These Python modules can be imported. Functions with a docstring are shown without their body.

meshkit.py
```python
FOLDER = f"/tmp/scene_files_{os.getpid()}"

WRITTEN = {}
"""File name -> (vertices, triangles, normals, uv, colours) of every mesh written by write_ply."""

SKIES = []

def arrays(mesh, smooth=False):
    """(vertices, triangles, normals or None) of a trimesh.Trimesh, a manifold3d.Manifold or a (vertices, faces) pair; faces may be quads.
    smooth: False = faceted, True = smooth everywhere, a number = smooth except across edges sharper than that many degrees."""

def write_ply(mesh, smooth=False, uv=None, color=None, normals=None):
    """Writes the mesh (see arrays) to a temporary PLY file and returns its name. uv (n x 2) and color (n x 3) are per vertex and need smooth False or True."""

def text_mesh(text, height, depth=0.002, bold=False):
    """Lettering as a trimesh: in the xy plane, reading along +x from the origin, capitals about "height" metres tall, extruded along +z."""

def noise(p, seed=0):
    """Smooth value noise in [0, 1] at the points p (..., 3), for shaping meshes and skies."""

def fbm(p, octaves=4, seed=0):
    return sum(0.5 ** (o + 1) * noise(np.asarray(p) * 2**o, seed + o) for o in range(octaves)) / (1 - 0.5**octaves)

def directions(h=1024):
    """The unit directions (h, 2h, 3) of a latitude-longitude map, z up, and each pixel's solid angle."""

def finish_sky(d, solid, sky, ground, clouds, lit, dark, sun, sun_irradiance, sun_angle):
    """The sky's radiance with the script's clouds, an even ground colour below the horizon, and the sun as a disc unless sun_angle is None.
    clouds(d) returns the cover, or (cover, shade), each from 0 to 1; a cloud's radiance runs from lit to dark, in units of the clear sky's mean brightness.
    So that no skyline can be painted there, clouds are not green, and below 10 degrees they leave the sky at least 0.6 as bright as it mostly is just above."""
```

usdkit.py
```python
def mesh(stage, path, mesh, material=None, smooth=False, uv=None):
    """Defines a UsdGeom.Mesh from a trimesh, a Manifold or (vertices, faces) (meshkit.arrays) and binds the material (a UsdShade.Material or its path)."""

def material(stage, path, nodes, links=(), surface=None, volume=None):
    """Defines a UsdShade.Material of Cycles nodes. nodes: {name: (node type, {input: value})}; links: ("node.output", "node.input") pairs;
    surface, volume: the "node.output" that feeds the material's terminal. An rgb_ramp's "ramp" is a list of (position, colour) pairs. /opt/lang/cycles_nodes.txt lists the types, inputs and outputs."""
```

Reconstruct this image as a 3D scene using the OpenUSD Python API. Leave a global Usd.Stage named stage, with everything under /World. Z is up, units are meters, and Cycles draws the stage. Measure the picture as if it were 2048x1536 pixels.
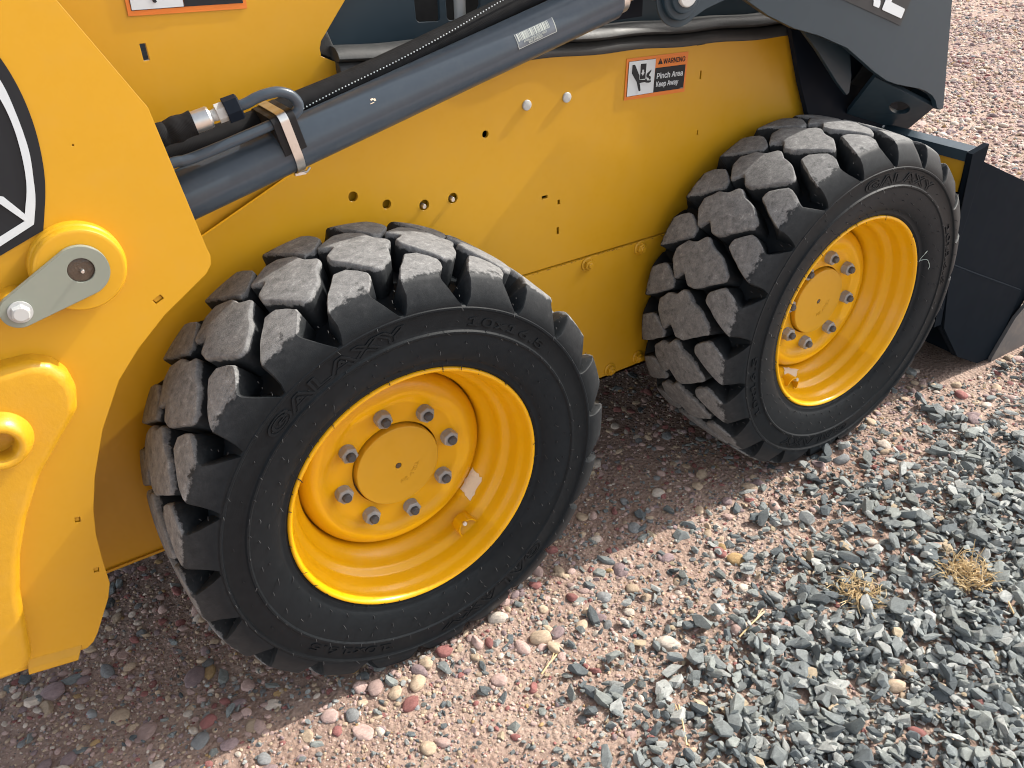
import math
import numpy as np
import trimesh
import usdkit
import meshkit
from pxr import Usd, UsdGeom, UsdLux, UsdShade, Gf, Sdf, Vt
from shapely.geometry import Polygon, Point, box as sbox, LineString
from shapely.ops import unary_union
from scipy.spatial import Delaunay, ConvexHull

stage = Usd.Stage.CreateInMemory()
UsdGeom.SetStageUpAxis(stage, UsdGeom.Tokens.z)
UsdGeom.SetStageMetersPerUnit(stage, 1.0)
UsdGeom.Xform.Define(stage, '/World')
UsdGeom.Scope.Define(stage, '/World/Looks')
RNG = np.random.default_rng(11)
PI = math.pi

# ------------------------------------------------------------------ camera
CAM = np.array([-0.4395, -0.9870, 1.2429])
YAW, PITCH, ROLL = 0.5600, -0.5646, -0.0287
FPX = 1697.39
_f = np.array([math.sin(YAW) * math.cos(PITCH), math.cos(YAW) * math.cos(PITCH), math.sin(PITCH)])
_r = np.array([math.cos(YAW), -math.sin(YAW), 0.0])
_u = np.cross(_r, _f)
_c, _s = math.cos(ROLL), math.sin(ROLL)
CR, CU = _c * _r + _s * _u, -_s * _r + _c * _u
cam = UsdGeom.Camera.Define(stage, '/World/camera')
m = Gf.Matrix4d(1)
for i, v in enumerate((CR, CU, -_f, CAM)):
    m.SetRow(i, Gf.Vec4d(*map(float, v), 1.0 if i == 3 else 0.0))
cam.AddTransformOp().Set(m)
cam.CreateHorizontalApertureAttr(36.0)
cam.CreateVerticalApertureAttr(27.0)
cam.CreateFocalLengthAttr(FPX / 2048 * 36.0)
cam.CreateClippingRangeAttr(Gf.Vec2f(0.05, 500))
cam.CreateExposureAttr(1.0)

# ------------------------------------------------------------------ sky and sun
SUN_EL, SUN_OFF = math.radians(41.0), math.radians(4.5)
SUN = np.array([math.cos(SUN_EL) * math.cos(SUN_OFF), -math.cos(SUN_EL) * math.sin(SUN_OFF), math.sin(SUN_EL)])
sky_mat = usdkit.material(stage, '/World/Looks/sky', {
    's': ('sky_texture', {'sky_type': 'single_scattering', 'sun_disc': False, 'sun_elevation': SUN_EL,
                          'sun_rotation': math.atan2(SUN[0], SUN[1]), 'air_density': 1.0, 'aerosol_density': 2.5, 'ozone_density': 1.0}),
    't': ('texture_coordinate', {}), 'n': ('noise_texture', {'scale': 2.6, 'detail': 6.0, 'roughness': 0.6}),
    'cover': ('map_range', {'from_min': 0.35, 'from_max': 0.65, 'to_min': 0.45, 'to_max': 0.85, 'clamp': True}),
    'bw': ('rgb_to_bw', {}), 'veil': ('mix', {'mix_type': 'multiply', 'fac': 1.0, 'color2': (1.42, 1.40, 1.37)}), 'mx': ('mix', {}),
    'b': ('background_shader', {'strength': 0.15})},
    [('t.generated', 'n.vector'), ('n.fac', 'cover.value'), ('s.color', 'bw.color'), ('bw.val', 'veil.color1'), ('s.color', 'mx.color1'), ('veil.color', 'mx.color2'),
     ('cover.result', 'mx.fac'), ('mx.color', 'b.color')], surface='b.background')
dome = UsdLux.DomeLight.Define(stage, '/World/sky')
UsdShade.MaterialBindingAPI.Apply(dome.GetPrim()).Bind(sky_mat)
dome.GetPrim().SetCustomDataByKey('kind', 'structure')
sun = UsdLux.DistantLight.Define(stage, '/World/sun')
sun.CreateNormalizeAttr(True)
sun.CreateIntensityAttr(0.85)
sun.CreateAngleAttr(0.5)
sun.CreateColorAttr(Gf.Vec3f(1.0, 0.95, 0.87))
zz = SUN / np.linalg.norm(SUN)
xx = np.cross([0, 0, 1.0], zz); xx /= np.linalg.norm(xx)
yy = np.cross(zz, xx)
m = Gf.Matrix4d(1)
for i, v in enumerate((xx, yy, zz, (0, 0, 5))):
    m.SetRow(i, Gf.Vec4d(*map(float, v), 1.0 if i == 3 else 0.0))
sun.AddTransformOp().Set(m)

# ------------------------------------------------------------------ helpers
used = {}


def path_for(name, parent):
    base = (str(parent.GetPath()) if parent is not None else '/World') + '/' + name
    n = used.get(base, 0)
    used[base] = n + 1
    return base if n == 0 else f'{base}_{n:03d}'


def tag(p, label=None, category=None, group=None, kind=None):
    p = p.GetPrim() if hasattr(p, 'GetPrim') else p
    for k, v in (('label', label), ('category', category), ('group', group), ('kind', kind)):
        if v:
            p.SetCustomDataByKey(k, v)
    return p


def obj(name, mesh, mat, parent=None, smooth=30, label=None, kind=None):
    pr = usdkit.mesh(stage, path_for(name, parent), mesh, MAT[mat] if isinstance(mat, str) else mat, smooth=smooth).GetPrim()
    tag(pr, label=label, kind=kind)
    return pr


def group(name, parent=None, loc=None, label=None, category=None):
    x = UsdGeom.Xform.Define(stage, path_for(name, parent))
    if loc is not None:
        x.AddTranslateOp().Set(Gf.Vec3d(*loc))
    return tag(x, label=label, category=category)


def join(*ms):
    return trimesh.util.concatenate([m for m in ms])


def tm(v, f):
    return trimesh.Trimesh(np.asarray(v, float), np.asarray(f, int), process=False)


def plate(poly, y0, y1):
    """shapely polygon in (x, z) as a plate between y0 (towards the camera) and y1"""
    polys = getattr(poly, 'geoms', [poly])
    out = []
    for g in polys:
        e = trimesh.creation.extrude_polygon(g, y1 - y0, engine='earcut')
        v = np.array(e.vertices)
        out.append(tm(np.stack([v[:, 0], v[:, 2] + y0, v[:, 1]], 1), np.array(e.faces)[:, ::-1]))
    return join(*out)


def pl(pts, y0, y1, holes=()):
    return plate(Polygon(pts, holes), y0, y1)


def box(x0, x1, y0, y1, z0, z1):
    b = trimesh.creation.box(extents=(x1 - x0, y1 - y0, z1 - z0))
    b.apply_translation(((x0 + x1) / 2, (y0 + y1) / 2, (z0 + z1) / 2))
    return b


def prism(quad, n_off):
    """a slab: four corner points in space, thickened by the vector n_off"""
    q = np.asarray(quad, float)
    k = len(q)
    v = np.vstack([q, q + np.asarray(n_off)])
    f = [[0, i, i + 1] for i in range(1, k - 1)] + [[k, k + i + 1, k + i] for i in range(1, k - 1)]
    for i in range(k):
        j = (i + 1) % k
        f += [[i, k + i, k + j], [i, k + j, j]]
    t = tm(v, f)
    if t.volume < 0:
        t.invert()
    return t


def resample(pts, n, closed=True):
    p = np.asarray(pts, float)
    if closed:
        p = np.vstack([p, p[:1]])
    d = np.r_[0, np.cumsum(np.linalg.norm(np.diff(p, axis=0), axis=1))]
    t = np.linspace(0, d[-1], n, endpoint=not closed)
    return np.stack([np.interp(t, d, p[:, k]) for k in range(p.shape[1])], 1)


def rounded(poly, r):
    return poly.buffer(-r).buffer(2 * r).buffer(-r)


def ring_normals(p):
    t = np.roll(p, -1, 0) - np.roll(p, 1, 0)
    n = np.stack([t[:, 1], -t[:, 0]], 1)
    return n / np.linalg.norm(n, axis=1, keepdims=True)


def ccw(p):
    p = np.asarray(p)
    a = np.sum(p[:, 0] * np.roll(p[:, 1], -1) - np.roll(p[:, 0], -1) * p[:, 1])
    return p if a > 0 else p[::-1]


def fill(p, step):
    """triangulates the inside of a dense closed ring p (n x 2); returns (points, faces), ring first"""
    P = Polygon(p)
    x0, y0, x1, y1 = P.bounds
    g = np.stack(np.meshgrid(np.arange(x0, x1, step), np.arange(y0, y1, step)), -1).reshape(-1, 2)
    Q = P.buffer(-step * 0.6)
    import shapely
    g = g[shapely.contains_xy(Q, g[:, 0], g[:, 1])] if not Q.is_empty else g[:0]
    a = np.vstack([p, g])
    t = Delaunay(a).simplices
    c = a[t].mean(1)
    t = t[shapely.contains_xy(P, c[:, 0], c[:, 1])]
    e1, e2 = a[t[:, 1]] - a[t[:, 0]], a[t[:, 2]] - a[t[:, 0]]
    ar = e1[:, 0] * e2[:, 1] - e1[:, 1] * e2[:, 0]
    t = t[np.abs(ar) > 1e-10]
    ar = ar[np.abs(ar) > 1e-10]
    t[ar < 0] = t[ar < 0][:, ::-1]
    return a, t


def stack_rings(rings, cap=True, step=None):
    """rings: list of (n x 3) outer to inner; the last one is capped with fill() in the plane x,z"""
    n = len(rings[0])
    v = np.vstack(rings)
    f = []
    for k in range(len(rings) - 1):
        i = np.arange(n)
        j = (i + 1) % n
        a, b, c, d = k * n + i, k * n + j, (k + 1) * n + j, (k + 1) * n + i
        f += [np.stack([a, b, c], 1), np.stack([a, c, d], 1)]
    return v, np.vstack(f)


def pillow(poly, y_back, steps, n=160, step=0.03):
    """A thick plate with rounded rim facing -y. steps: (inset, y) from the foot to the face."""
    p = ccw(resample(np.array(poly.exterior.coords)[:-1], n))
    nr = ring_normals(p)
    rings = []
    for d, y in [(0.0, y_back)] + list(steps):
        q = p - nr * d
        rings.append(np.stack([q[:, 0], np.full(n, y), q[:, 1]], 1))
    v, f = stack_rings(rings)
    a, t = fill(rings[-1][:, [0, 2]], step)
    base = len(v)
    v = np.vstack([v, np.stack([a[:, 0], np.full(len(a), steps[-1][1]), a[:, 1]], 1)])
    f = np.vstack([f, t + base])
    mm = tm(v, f)
    mm.merge_vertices(digits_vertex=6)
    # outward: the face must look towards -y
    nrm = mm.face_normals[-1]
    if nrm[1] > 0:
        mm.invert()
    return mm


def catmull(pts, n=8):
    p = np.asarray(pts, float)
    p = np.vstack([2 * p[0] - p[1], p, 2 * p[-1] - p[-2]])
    out = []
    for i in range(1, len(p) - 2):
        for t in np.linspace(0, 1, n, endpoint=False):
            a, b, c, d = p[i - 1:i + 3]
            out.append(0.5 * ((2 * b) + (-a + c) * t + (2 * a - 5 * b + 4 * c - d) * t * t + (-a + 3 * b - 3 * c + d) * t ** 3))
    out.append(p[-2])
    return np.array(out)


def tube(pts, radius, sides=12, cap=True):
    p = np.asarray(pts, float)
    r = np.broadcast_to(np.asarray(radius, float), (len(p),))
    t = np.gradient(p, axis=0)
    t /= np.linalg.norm(t, axis=1, keepdims=True)
    ref = np.array([0, 0, 1.0]) if abs(t[0][2]) < 0.9 else np.array([1.0, 0, 0])
    u = np.cross(t[0], ref); u /= np.linalg.norm(u)
    rings = []
    an = np.linspace(0, 2 * PI, sides, endpoint=False)
    for i in range(len(p)):
        u = u - t[i] * (u @ t[i]); u /= np.linalg.norm(u)
        w = np.cross(t[i], u)
        rings.append(p[i] + r[i] * (np.cos(an)[:, None] * u + np.sin(an)[:, None] * w))
    n = sides
    v, f = stack_rings(rings)
    if cap:
        b = len(v)
        v = np.vstack([v, p[0], p[-1]])
        i = np.arange(n); j = (i + 1) % n
        e = (len(p) - 1) * n
        f = np.vstack([f, np.stack([j, i, np.full(n, b)], 1), np.stack([e + i, e + j, np.full(n, b + 1)], 1)])
    k = tm(v, f)
    if k.volume < 0:
        k.invert()
    return k


def frame_to(axis, origin):
    a = np.asarray(axis, float); a /= np.linalg.norm(a)
    ref = np.array([0, 0, 1.0]) if abs(a[2]) < 0.9 else np.array([1.0, 0, 0])
    u = np.cross(ref, a); u /= np.linalg.norm(u)
    w = np.cross(a, u)
    M = np.eye(4)
    M[:3, 0], M[:3, 1], M[:3, 2], M[:3, 3] = u, w, a, origin
    return M


def turned(profile, axis, origin, n=48):
    """surface of revolution: profile (radius, distance along axis) in order, about axis at origin"""
    p = np.asarray(profile, float)
    an = np.linspace(0, 2 * PI, n, endpoint=False)
    rings = [np.stack([max(r, 1e-5) * np.cos(an), max(r, 1e-5) * np.sin(an), np.full(n, h)], 1) for r, h in p]
    v, f = stack_rings(rings)
    k = tm(v, f)
    k.apply_transform(frame_to(axis, origin))
    return k


def solid_turned(profile, axis, origin, n=48):
    k = turned([(0, profile[0][1])] + list(profile) + [(0, profile[-1][1])], axis, origin, n)
    if k.volume < 0:
        k.invert()
    return k


def hexnut(r, h0, h1, axis, origin, phase=0.0):
    """chamfered hexagon (r: across corners / 2)"""
    an = np.arange(6) * PI / 3 + phase
    rings = []
    for s, h in ((1, h0), (1, h1 - 0.12 * r), (0.88, h1)):
        rings.append(np.stack([s * r * np.cos(an), s * r * np.sin(an), np.full(6, h)], 1))
    v, f = stack_rings(rings)
    b = len(v)
    v = np.vstack([v, [0, 0, h1], [0, 0, h0]])
    i = np.arange(6); j = (i + 1) % 6
    f = np.vstack([f, np.stack([12 + i, 12 + j, np.full(6, b)], 1), np.stack([j, i, np.full(6, b + 1)], 1)])
    k = tm(v, f)
    k.apply_transform(frame_to(axis, origin))
    if k.volume < 0:
        k.invert()
    return k


def lettering(text, x, z, height, y, width=None, bold=True, depth=0.0006, rot=0.0):
    """raised letters on a face that looks towards -y, base line start at (x, z)"""
    t = meshkit.text_mesh(text, height, depth, bold)
    v = np.array(t.vertices)
    if width:
        v[:, 0] *= width / v[:, 0].max()
    c, s = math.cos(rot), math.sin(rot)
    a, b = v[:, 0] * c - v[:, 1] * s, v[:, 0] * s + v[:, 1] * c
    return tm(np.stack([x + a, y - v[:, 2], z + b], 1), t.faces)


# ------------------------------------------------------------------ materials
MAT = {}


def mat(name, nodes, links, surface='p.BSDF'):
    MAT[name] = usdkit.material(stage, '/World/Looks/' + name, nodes, links, surface=surface)


def paint(name, base, rough=0.35, dirt=0.06, bevel=0.0015, peel=0.02, coat=0.0, dust=(0.45, 0.36, 0.28), dust_amount=0.05, spec=0.5):
    b = np.array(base)
    mat(name, {
        'g': ('geometry', {}),
        'n': ('noise_texture', {'scale': 3.0, 'detail': 5.0, 'roughness': 0.6}),
        'n2': ('noise_texture', {'scale': 260.0, 'detail': 2.0}),
        'n3': ('noise_texture', {'scale': 22.0, 'detail': 8.0, 'roughness': 0.75}),
        'r': ('rgb_ramp', {'ramp': [(0.3, tuple(b * (1 - dirt))), (0.7, tuple(np.minimum(b * (1 + dirt), 0.95)))]}),
        'd': ('map_range', {'from_min': 0.5, 'from_max': 0.85, 'to_min': 0.0, 'to_max': dust_amount * 3, 'clamp': True}),
        'mx': ('mix', {'color2': dust}),
        'rr': ('map_range', {'from_min': 0.3, 'from_max': 0.7, 'to_min': rough * 0.85, 'to_max': rough * 1.2}),
        'bv': ('bevel', {'samples': 4, 'radius': bevel}),
        'nw': ('noise_texture', {'scale': 4.5, 'detail': 1.0}),
        'bw': ('bump', {'strength': 0.10, 'distance': 0.006}),
        'bp': ('bump', {'strength': peel, 'distance': 0.002}),
        'p': ('principled_bsdf', {'coat_weight': coat, 'coat_roughness': 0.12, 'specular_ior_level': spec})},
        [('g.position', 'n.vector'), ('g.position', 'n2.vector'), ('g.position', 'n3.vector'), ('n.fac', 'r.fac'), ('n3.fac', 'd.value'),
         ('r.color', 'mx.color1'), ('d.result', 'mx.fac'), ('mx.color', 'p.base_color'), ('n3.fac', 'rr.value'), ('rr.result', 'p.roughness'),
         ('n2.fac', 'bp.height'), ('g.position', 'nw.vector'), ('nw.fac', 'bw.height'), ('bv.bevel', 'bw.normal'), ('bw.normal', 'bp.normal'), ('bp.normal', 'p.normal')])


YEL = (0.520, 0.272, 0.010)
paint('yellow_paint', YEL, rough=0.36, dirt=0.03, dust_amount=0.012, spec=0.42)
paint('yellow_cast', YEL, rough=0.33, dirt=0.04, peel=0.10, dust_amount=0.02)
paint('wheel_yellow', (0.66, 0.330, 0.003), spec=0.36, rough=0.27, dirt=0.03, peel=0.015, dust_amount=0.02, bevel=0.001)
paint('slate_paint', (0.0155, 0.029, 0.040), rough=0.42, dirt=0.05, dust_amount=0.002, spec=0.27)
paint('cylinder_paint', (0.036, 0.047, 0.060), rough=0.25, dirt=0.06, dust_amount=0.006, peel=0.03, spec=0.38)
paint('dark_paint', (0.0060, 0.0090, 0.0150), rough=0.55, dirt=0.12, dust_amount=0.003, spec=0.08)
paint('bucket_paint', (0.0060, 0.0088, 0.0125), rough=0.5, dirt=0.12, dust_amount=0.001, spec=0.01)
paint('black_plastic', (0.010, 0.010, 0.011), rough=0.55, dust_amount=0.004, spec=0.2)
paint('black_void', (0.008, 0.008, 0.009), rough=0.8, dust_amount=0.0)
paint('rubber_seal', (0.030, 0.031, 0.031), rough=0.50, dirt=0.2, dust_amount=0.10, peel=0.12, dust=(0.12, 0.11, 0.10), spec=0.4)
paint('seam_dirt', (0.16, 0.085, 0.02), rough=0.6, dirt=0.4)
paint('zinc', (0.42, 0.43, 0.42), rough=0.35, dirt=0.1, dust_amount=0.04)
paint('lock_plate_zinc', (0.205, 0.225, 0.185), rough=0.42, dirt=0.08, dust_amount=0.03)
paint('grease', (0.07, 0.05, 0.035), rough=0.25, dirt=0.4, peel=0.6, dust_amount=0.0)
paint('nut_steel', (0.27, 0.265, 0.255), rough=0.36, dirt=0.25, bevel=0.0008)
paint('stud_steel', (0.045, 0.046, 0.050), rough=0.42, dirt=0.3, bevel=0.0005, peel=0.2)
paint('decal_orange', (0.62, 0.165, 0.014), rough=0.4, dust_amount=0.01, bevel=0.0001)
paint('decal_white', (0.50, 0.545, 0.57), rough=0.4, dirt=0.02, dust_amount=0.01, bevel=0.0001)
paint('decal_black', (0.014, 0.016, 0.019), rough=0.45, dust_amount=0.002, bevel=0.0001, spec=0.2)
paint('arm_letter_edge', (0.012, 0.015, 0.018), rough=0.45, dust_amount=0.0, bevel=0.0001, spec=0.3)
paint('paper', (0.62, 0.50, 0.36), rough=0.7, dirt=0.12, peel=0.3, dust_amount=0.05)
paint('bare_steel', (0.060, 0.058, 0.058), rough=0.5, dirt=0.18, peel=0.1, dust_amount=0.1)
paint('label_ink', (0.36, 0.39, 0.36), rough=0.4, dust_amount=0.0, bevel=0.0001)
paint('label_clear', (0.10, 0.115, 0.135), rough=0.2, dust_amount=0.02, bevel=0.0001)
paint('thread', (0.55, 0.66, 0.62), rough=0.6, dust_amount=0.0)

mat('bright_steel', {'g': ('geometry', {}), 'n': ('noise_texture', {'scale': 40.0, 'detail': 4.0}),
                     'r': ('map_range', {'to_min': 0.24, 'to_max': 0.48}),
                     'p': ('principled_bsdf', {'metallic': 1.0, 'base_color': (0.62, 0.62, 0.60)})},
    [('g.position', 'n.vector'), ('n.fac', 'r.value'), ('r.result', 'p.roughness')])
mat('woven_sleeve', {'g': ('geometry', {}), 'w': ('wave_texture', {'scale': 260.0, 'bands_direction': 'diagonal', 'distortion': 1.0}),
                     'n': ('noise_texture', {'scale': 60.0, 'detail': 4.0}),
                     'r': ('rgb_ramp', {'ramp': [(0.3, (0.0050, 0.0052, 0.0056)), (0.75, (0.011, 0.011, 0.012))]}),
                     'b': ('bump', {'strength': 0.3, 'distance': 0.0006}), 'p': ('principled_bsdf', {'roughness': 0.75, 'specular_ior_level': 0.15})},
    [('g.position', 'w.vector'), ('g.position', 'n.vector'), ('n.fac', 'r.fac'), ('r.color', 'p.base_color'), ('w.fac', 'b.height'), ('b.normal', 'p.normal')])

# tyre rubber: black flanks, treads scuffed to a dusty grey where they touch the road (by radius from the axle)
mat('tyre_rubber', {
    't': ('texture_coordinate', {}), 'x': ('separate_xyz', {}),
    'cx': ('combine_xyz', {}), 'len': ('vector_math', {'math_type': 'length'}),
    'n1': ('noise_texture', {'scale': 55.0, 'detail': 7.0, 'roughness': 0.68}),
    'n2': ('noise_texture', {'scale': 75.0, 'detail': 9.0, 'roughness': 0.70, 'distortion': 0.4}),
    'n4': ('noise_texture', {'scale': 700.0, 'detail': 2.0}),
    'm1': ('map_range', {'from_min': 0.3, 'from_max': 0.7, 'to_min': -0.0042, 'to_max': 0.0042}),
    'add': ('math', {'math_type': 'add'}),
    'mask': ('map_range', {'from_min': 0.3708, 'from_max': 0.3738, 'to_min': 0.0, 'to_max': 1.0, 'clamp': True}),
    'mm': ('math', {'math_type': 'multiply'}),
    'soft': ('map_range', {'from_min': 0.336, 'from_max': 0.368, 'to_min': 0.0, 'to_max': 0.09, 'clamp': True}), 'mx2': ('math', {'math_type': 'maximum'}),
    'patch': ('map_range', {'from_min': 0.25, 'from_max': 0.42, 'to_min': 0.55, 'to_max': 1.0, 'clamp': True}),
    'dustc': ('rgb_ramp', {'ramp': [(0.30, (0.050, 0.050, 0.050)), (0.42, (0.132, 0.131, 0.130)), (0.56, (0.205, 0.203, 0.200)), (0.68, (0.36, 0.356, 0.35))]}),
    'base': ('rgb_ramp', {'ramp': [(0.3, (0.0062, 0.0078, 0.0094)), (0.62, (0.0088, 0.0108, 0.0126)), (0.8, (0.0150, 0.0165, 0.0180))]}),
    'dm': ('math', {'math_type': 'multiply_add', 'value2': 0.62}), 'dn': ('math', {'math_type': 'multiply', 'value2': 0.38}),
    'n5': ('noise_texture', {'scale': 330.0, 'detail': 6.0, 'roughness': 0.75}),
    'mix': ('mix', {}),
    'ro': ('mix_float', {'a': 0.50, 'b': 0.85}),
    'badd': ('math', {'math_type': 'multiply_add', 'value2': 0.6}),
    'bst': ('mix_float', {'a': 0.12, 'b': 0.30}),
    'b': ('bump', {'distance': 0.0025}),
    'p': ('principled_bsdf', {'specular_ior_level': 0.11})},
    [('t.object', 'x.vector'), ('x.x', 'cx.x'), ('x.z', 'cx.z'), ('cx.vector', 'len.vector1'),
     ('t.object', 'n1.vector'), ('t.object', 'n2.vector'), ('t.object', 'n4.vector'),
     ('n1.fac', 'm1.value'), ('len.value', 'add.value1'), ('m1.result', 'add.value2'), ('add.value', 'mask.value'),
     ('n1.fac', 'patch.value'), ('mask.result', 'mm.value1'), ('patch.result', 'mm.value2'),
     ('t.object', 'n5.vector'), ('n5.fac', 'dn.value1'), ('n2.fac', 'dm.value1'), ('dn.value', 'dm.value3'), ('dm.value', 'dustc.fac'), ('n2.fac', 'base.fac'), ('base.color', 'mix.color1'), ('dustc.color', 'mix.color2'), ('mx2.value', 'mix.fac'),
     ('add.value', 'soft.value'), ('soft.result', 'mx2.value1'), ('mm.value', 'mx2.value2'), ('mix.color', 'p.base_color'), ('mm.value', 'ro.fac'), ('ro.result', 'p.roughness'), ('mm.value', 'bst.fac'), ('bst.result', 'b.strength'),
     ('n2.fac', 'badd.value1'), ('n4.fac', 'badd.value3'), ('badd.value', 'b.height'), ('b.normal', 'p.normal')])
paint('hair_rubber', (0.016, 0.016, 0.017), rough=0.6, dust_amount=0.0, bevel=0.0001, spec=0.25)

# ground: sandy decomposed granite with coloured grit
mat('sand', {
    'g': ('geometry', {}),
    'n1': ('noise_texture', {'scale': 2.2, 'detail': 6.0, 'roughness': 0.6}),
    'n2': ('noise_texture', {'scale': 60.0, 'detail': 8.0, 'roughness': 0.75}),
    'v': ('voronoi_texture', {'scale': 210.0}),
    'v2': ('voronoi_texture', {'scale': 95.0, 'feature': 'f1'}),
    'r1': ('rgb_ramp', {'ramp': [(0.32, (0.255, 0.172, 0.134)), (0.5, (0.350, 0.248, 0.198)), (0.68, (0.435, 0.330, 0.270))]}),
    'r2': ('rgb_ramp', {'ramp': [(0.25, (0.62, 0.60, 0.60)), (0.5, (1.0, 1.0, 1.0)), (0.75, (1.25, 1.22, 1.18))]}),
    'mu': ('mix', {'mix_type': 'multiply', 'fac': 1.0}),
    'bw': ('separate_color', {}),
    'gr': ('rgb_ramp', {'ramp': [(0.0, (0.30, 0.19, 0.155)), (0.25, (0.40, 0.30, 0.25)), (0.45, (0.22, 0.13, 0.11)), (0.6, (0.35, 0.25, 0.21)), (0.8, (0.17, 0.17, 0.17)), (0.92, (0.55, 0.47, 0.41))], 'interpolate': False}),
    'gf': ('map_range', {'from_min': 0.25, 'from_max': 0.42, 'to_min': 0.75, 'to_max': 0.0, 'clamp': True}),
    'mg': ('mix', {}),
    'inv': ('map_range', {'from_min': 0.0, 'from_max': 0.6, 'to_min': 1.0, 'to_max': 0.0, 'clamp': True}),
    'h': ('math', {'math_type': 'multiply_add', 'value2': 0.55}),
    'b': ('bump', {'strength': 1.0, 'distance': 0.009}),
    'p': ('principled_bsdf', {'roughness': 0.92, 'specular_ior_level': 0.25})},
    [('g.position', x + '.vector') for x in ('n1', 'n2', 'v', 'v2')] +
    [('n1.fac', 'r1.fac'), ('n2.fac', 'r2.fac'), ('r1.color', 'mu.color1'), ('r2.color', 'mu.color2'), ('v.color', 'bw.color'), ('bw.r', 'gr.fac'),
     ('v.distance', 'gf.value'), ('mu.color', 'mg.color1'), ('gr.color', 'mg.color2'), ('gf.result', 'mg.fac'), ('mg.color', 'p.base_color'),
     ('v2.distance', 'inv.value'), ('inv.result', 'h.value1'), ('n2.fac', 'h.value3'), ('h.value', 'b.height'), ('b.normal', 'p.normal')])


def stone_mat(name, base, var=0.38, rough=0.85, vein=None):
    b = np.array(base)
    mat(name, {
        't': ('texture_coordinate', {}), 'oi': ('object_info', {}), 'g': ('geometry', {}),
        'mp': ('mapping', {'scale': (1.0, 2.2, 3.0), 'rotation': (0.5, 0.3, 0.8)}),
        'n': ('noise_texture', {'scale': 85.0, 'detail': 9.0, 'roughness': 0.78}),
        'n2': ('noise_texture', {'scale': 210.0, 'detail': 5.0, 'roughness': 0.7}),
        'r': ('rgb_ramp', {'ramp': [(0.25, tuple(b * (1 - var))), (0.55, tuple(b)), (0.75, tuple(np.minimum(vein if vein else b * (1 + var), 0.8)))]}),
        'h': ('map_range', {'to_min': 0.78, 'to_max': 1.22}),
        'mu': ('mix', {'mix_type': 'multiply', 'fac': 1.0}),
        'cc': ('combine_color', {}),
        'b': ('bump', {'strength': 0.7, 'distance': 0.003}),
        'p': ('principled_bsdf', {'roughness': rough, 'specular_ior_level': 0.3})},
        [('g.position', 'mp.vector'), ('mp.vector', 'n.vector'), ('mp.vector', 'n2.vector'), ('n.fac', 'r.fac'), ('r.color', 'mu.color1'), ('oi.random', 'h.value'),
         ('h.result', 'cc.r'), ('h.result', 'cc.g'), ('h.result', 'cc.b'), ('cc.color', 'mu.color2'), ('mu.color', 'p.base_color'),
         ('n2.fac', 'b.height'), ('b.normal', 'p.normal')])
    return name


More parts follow.
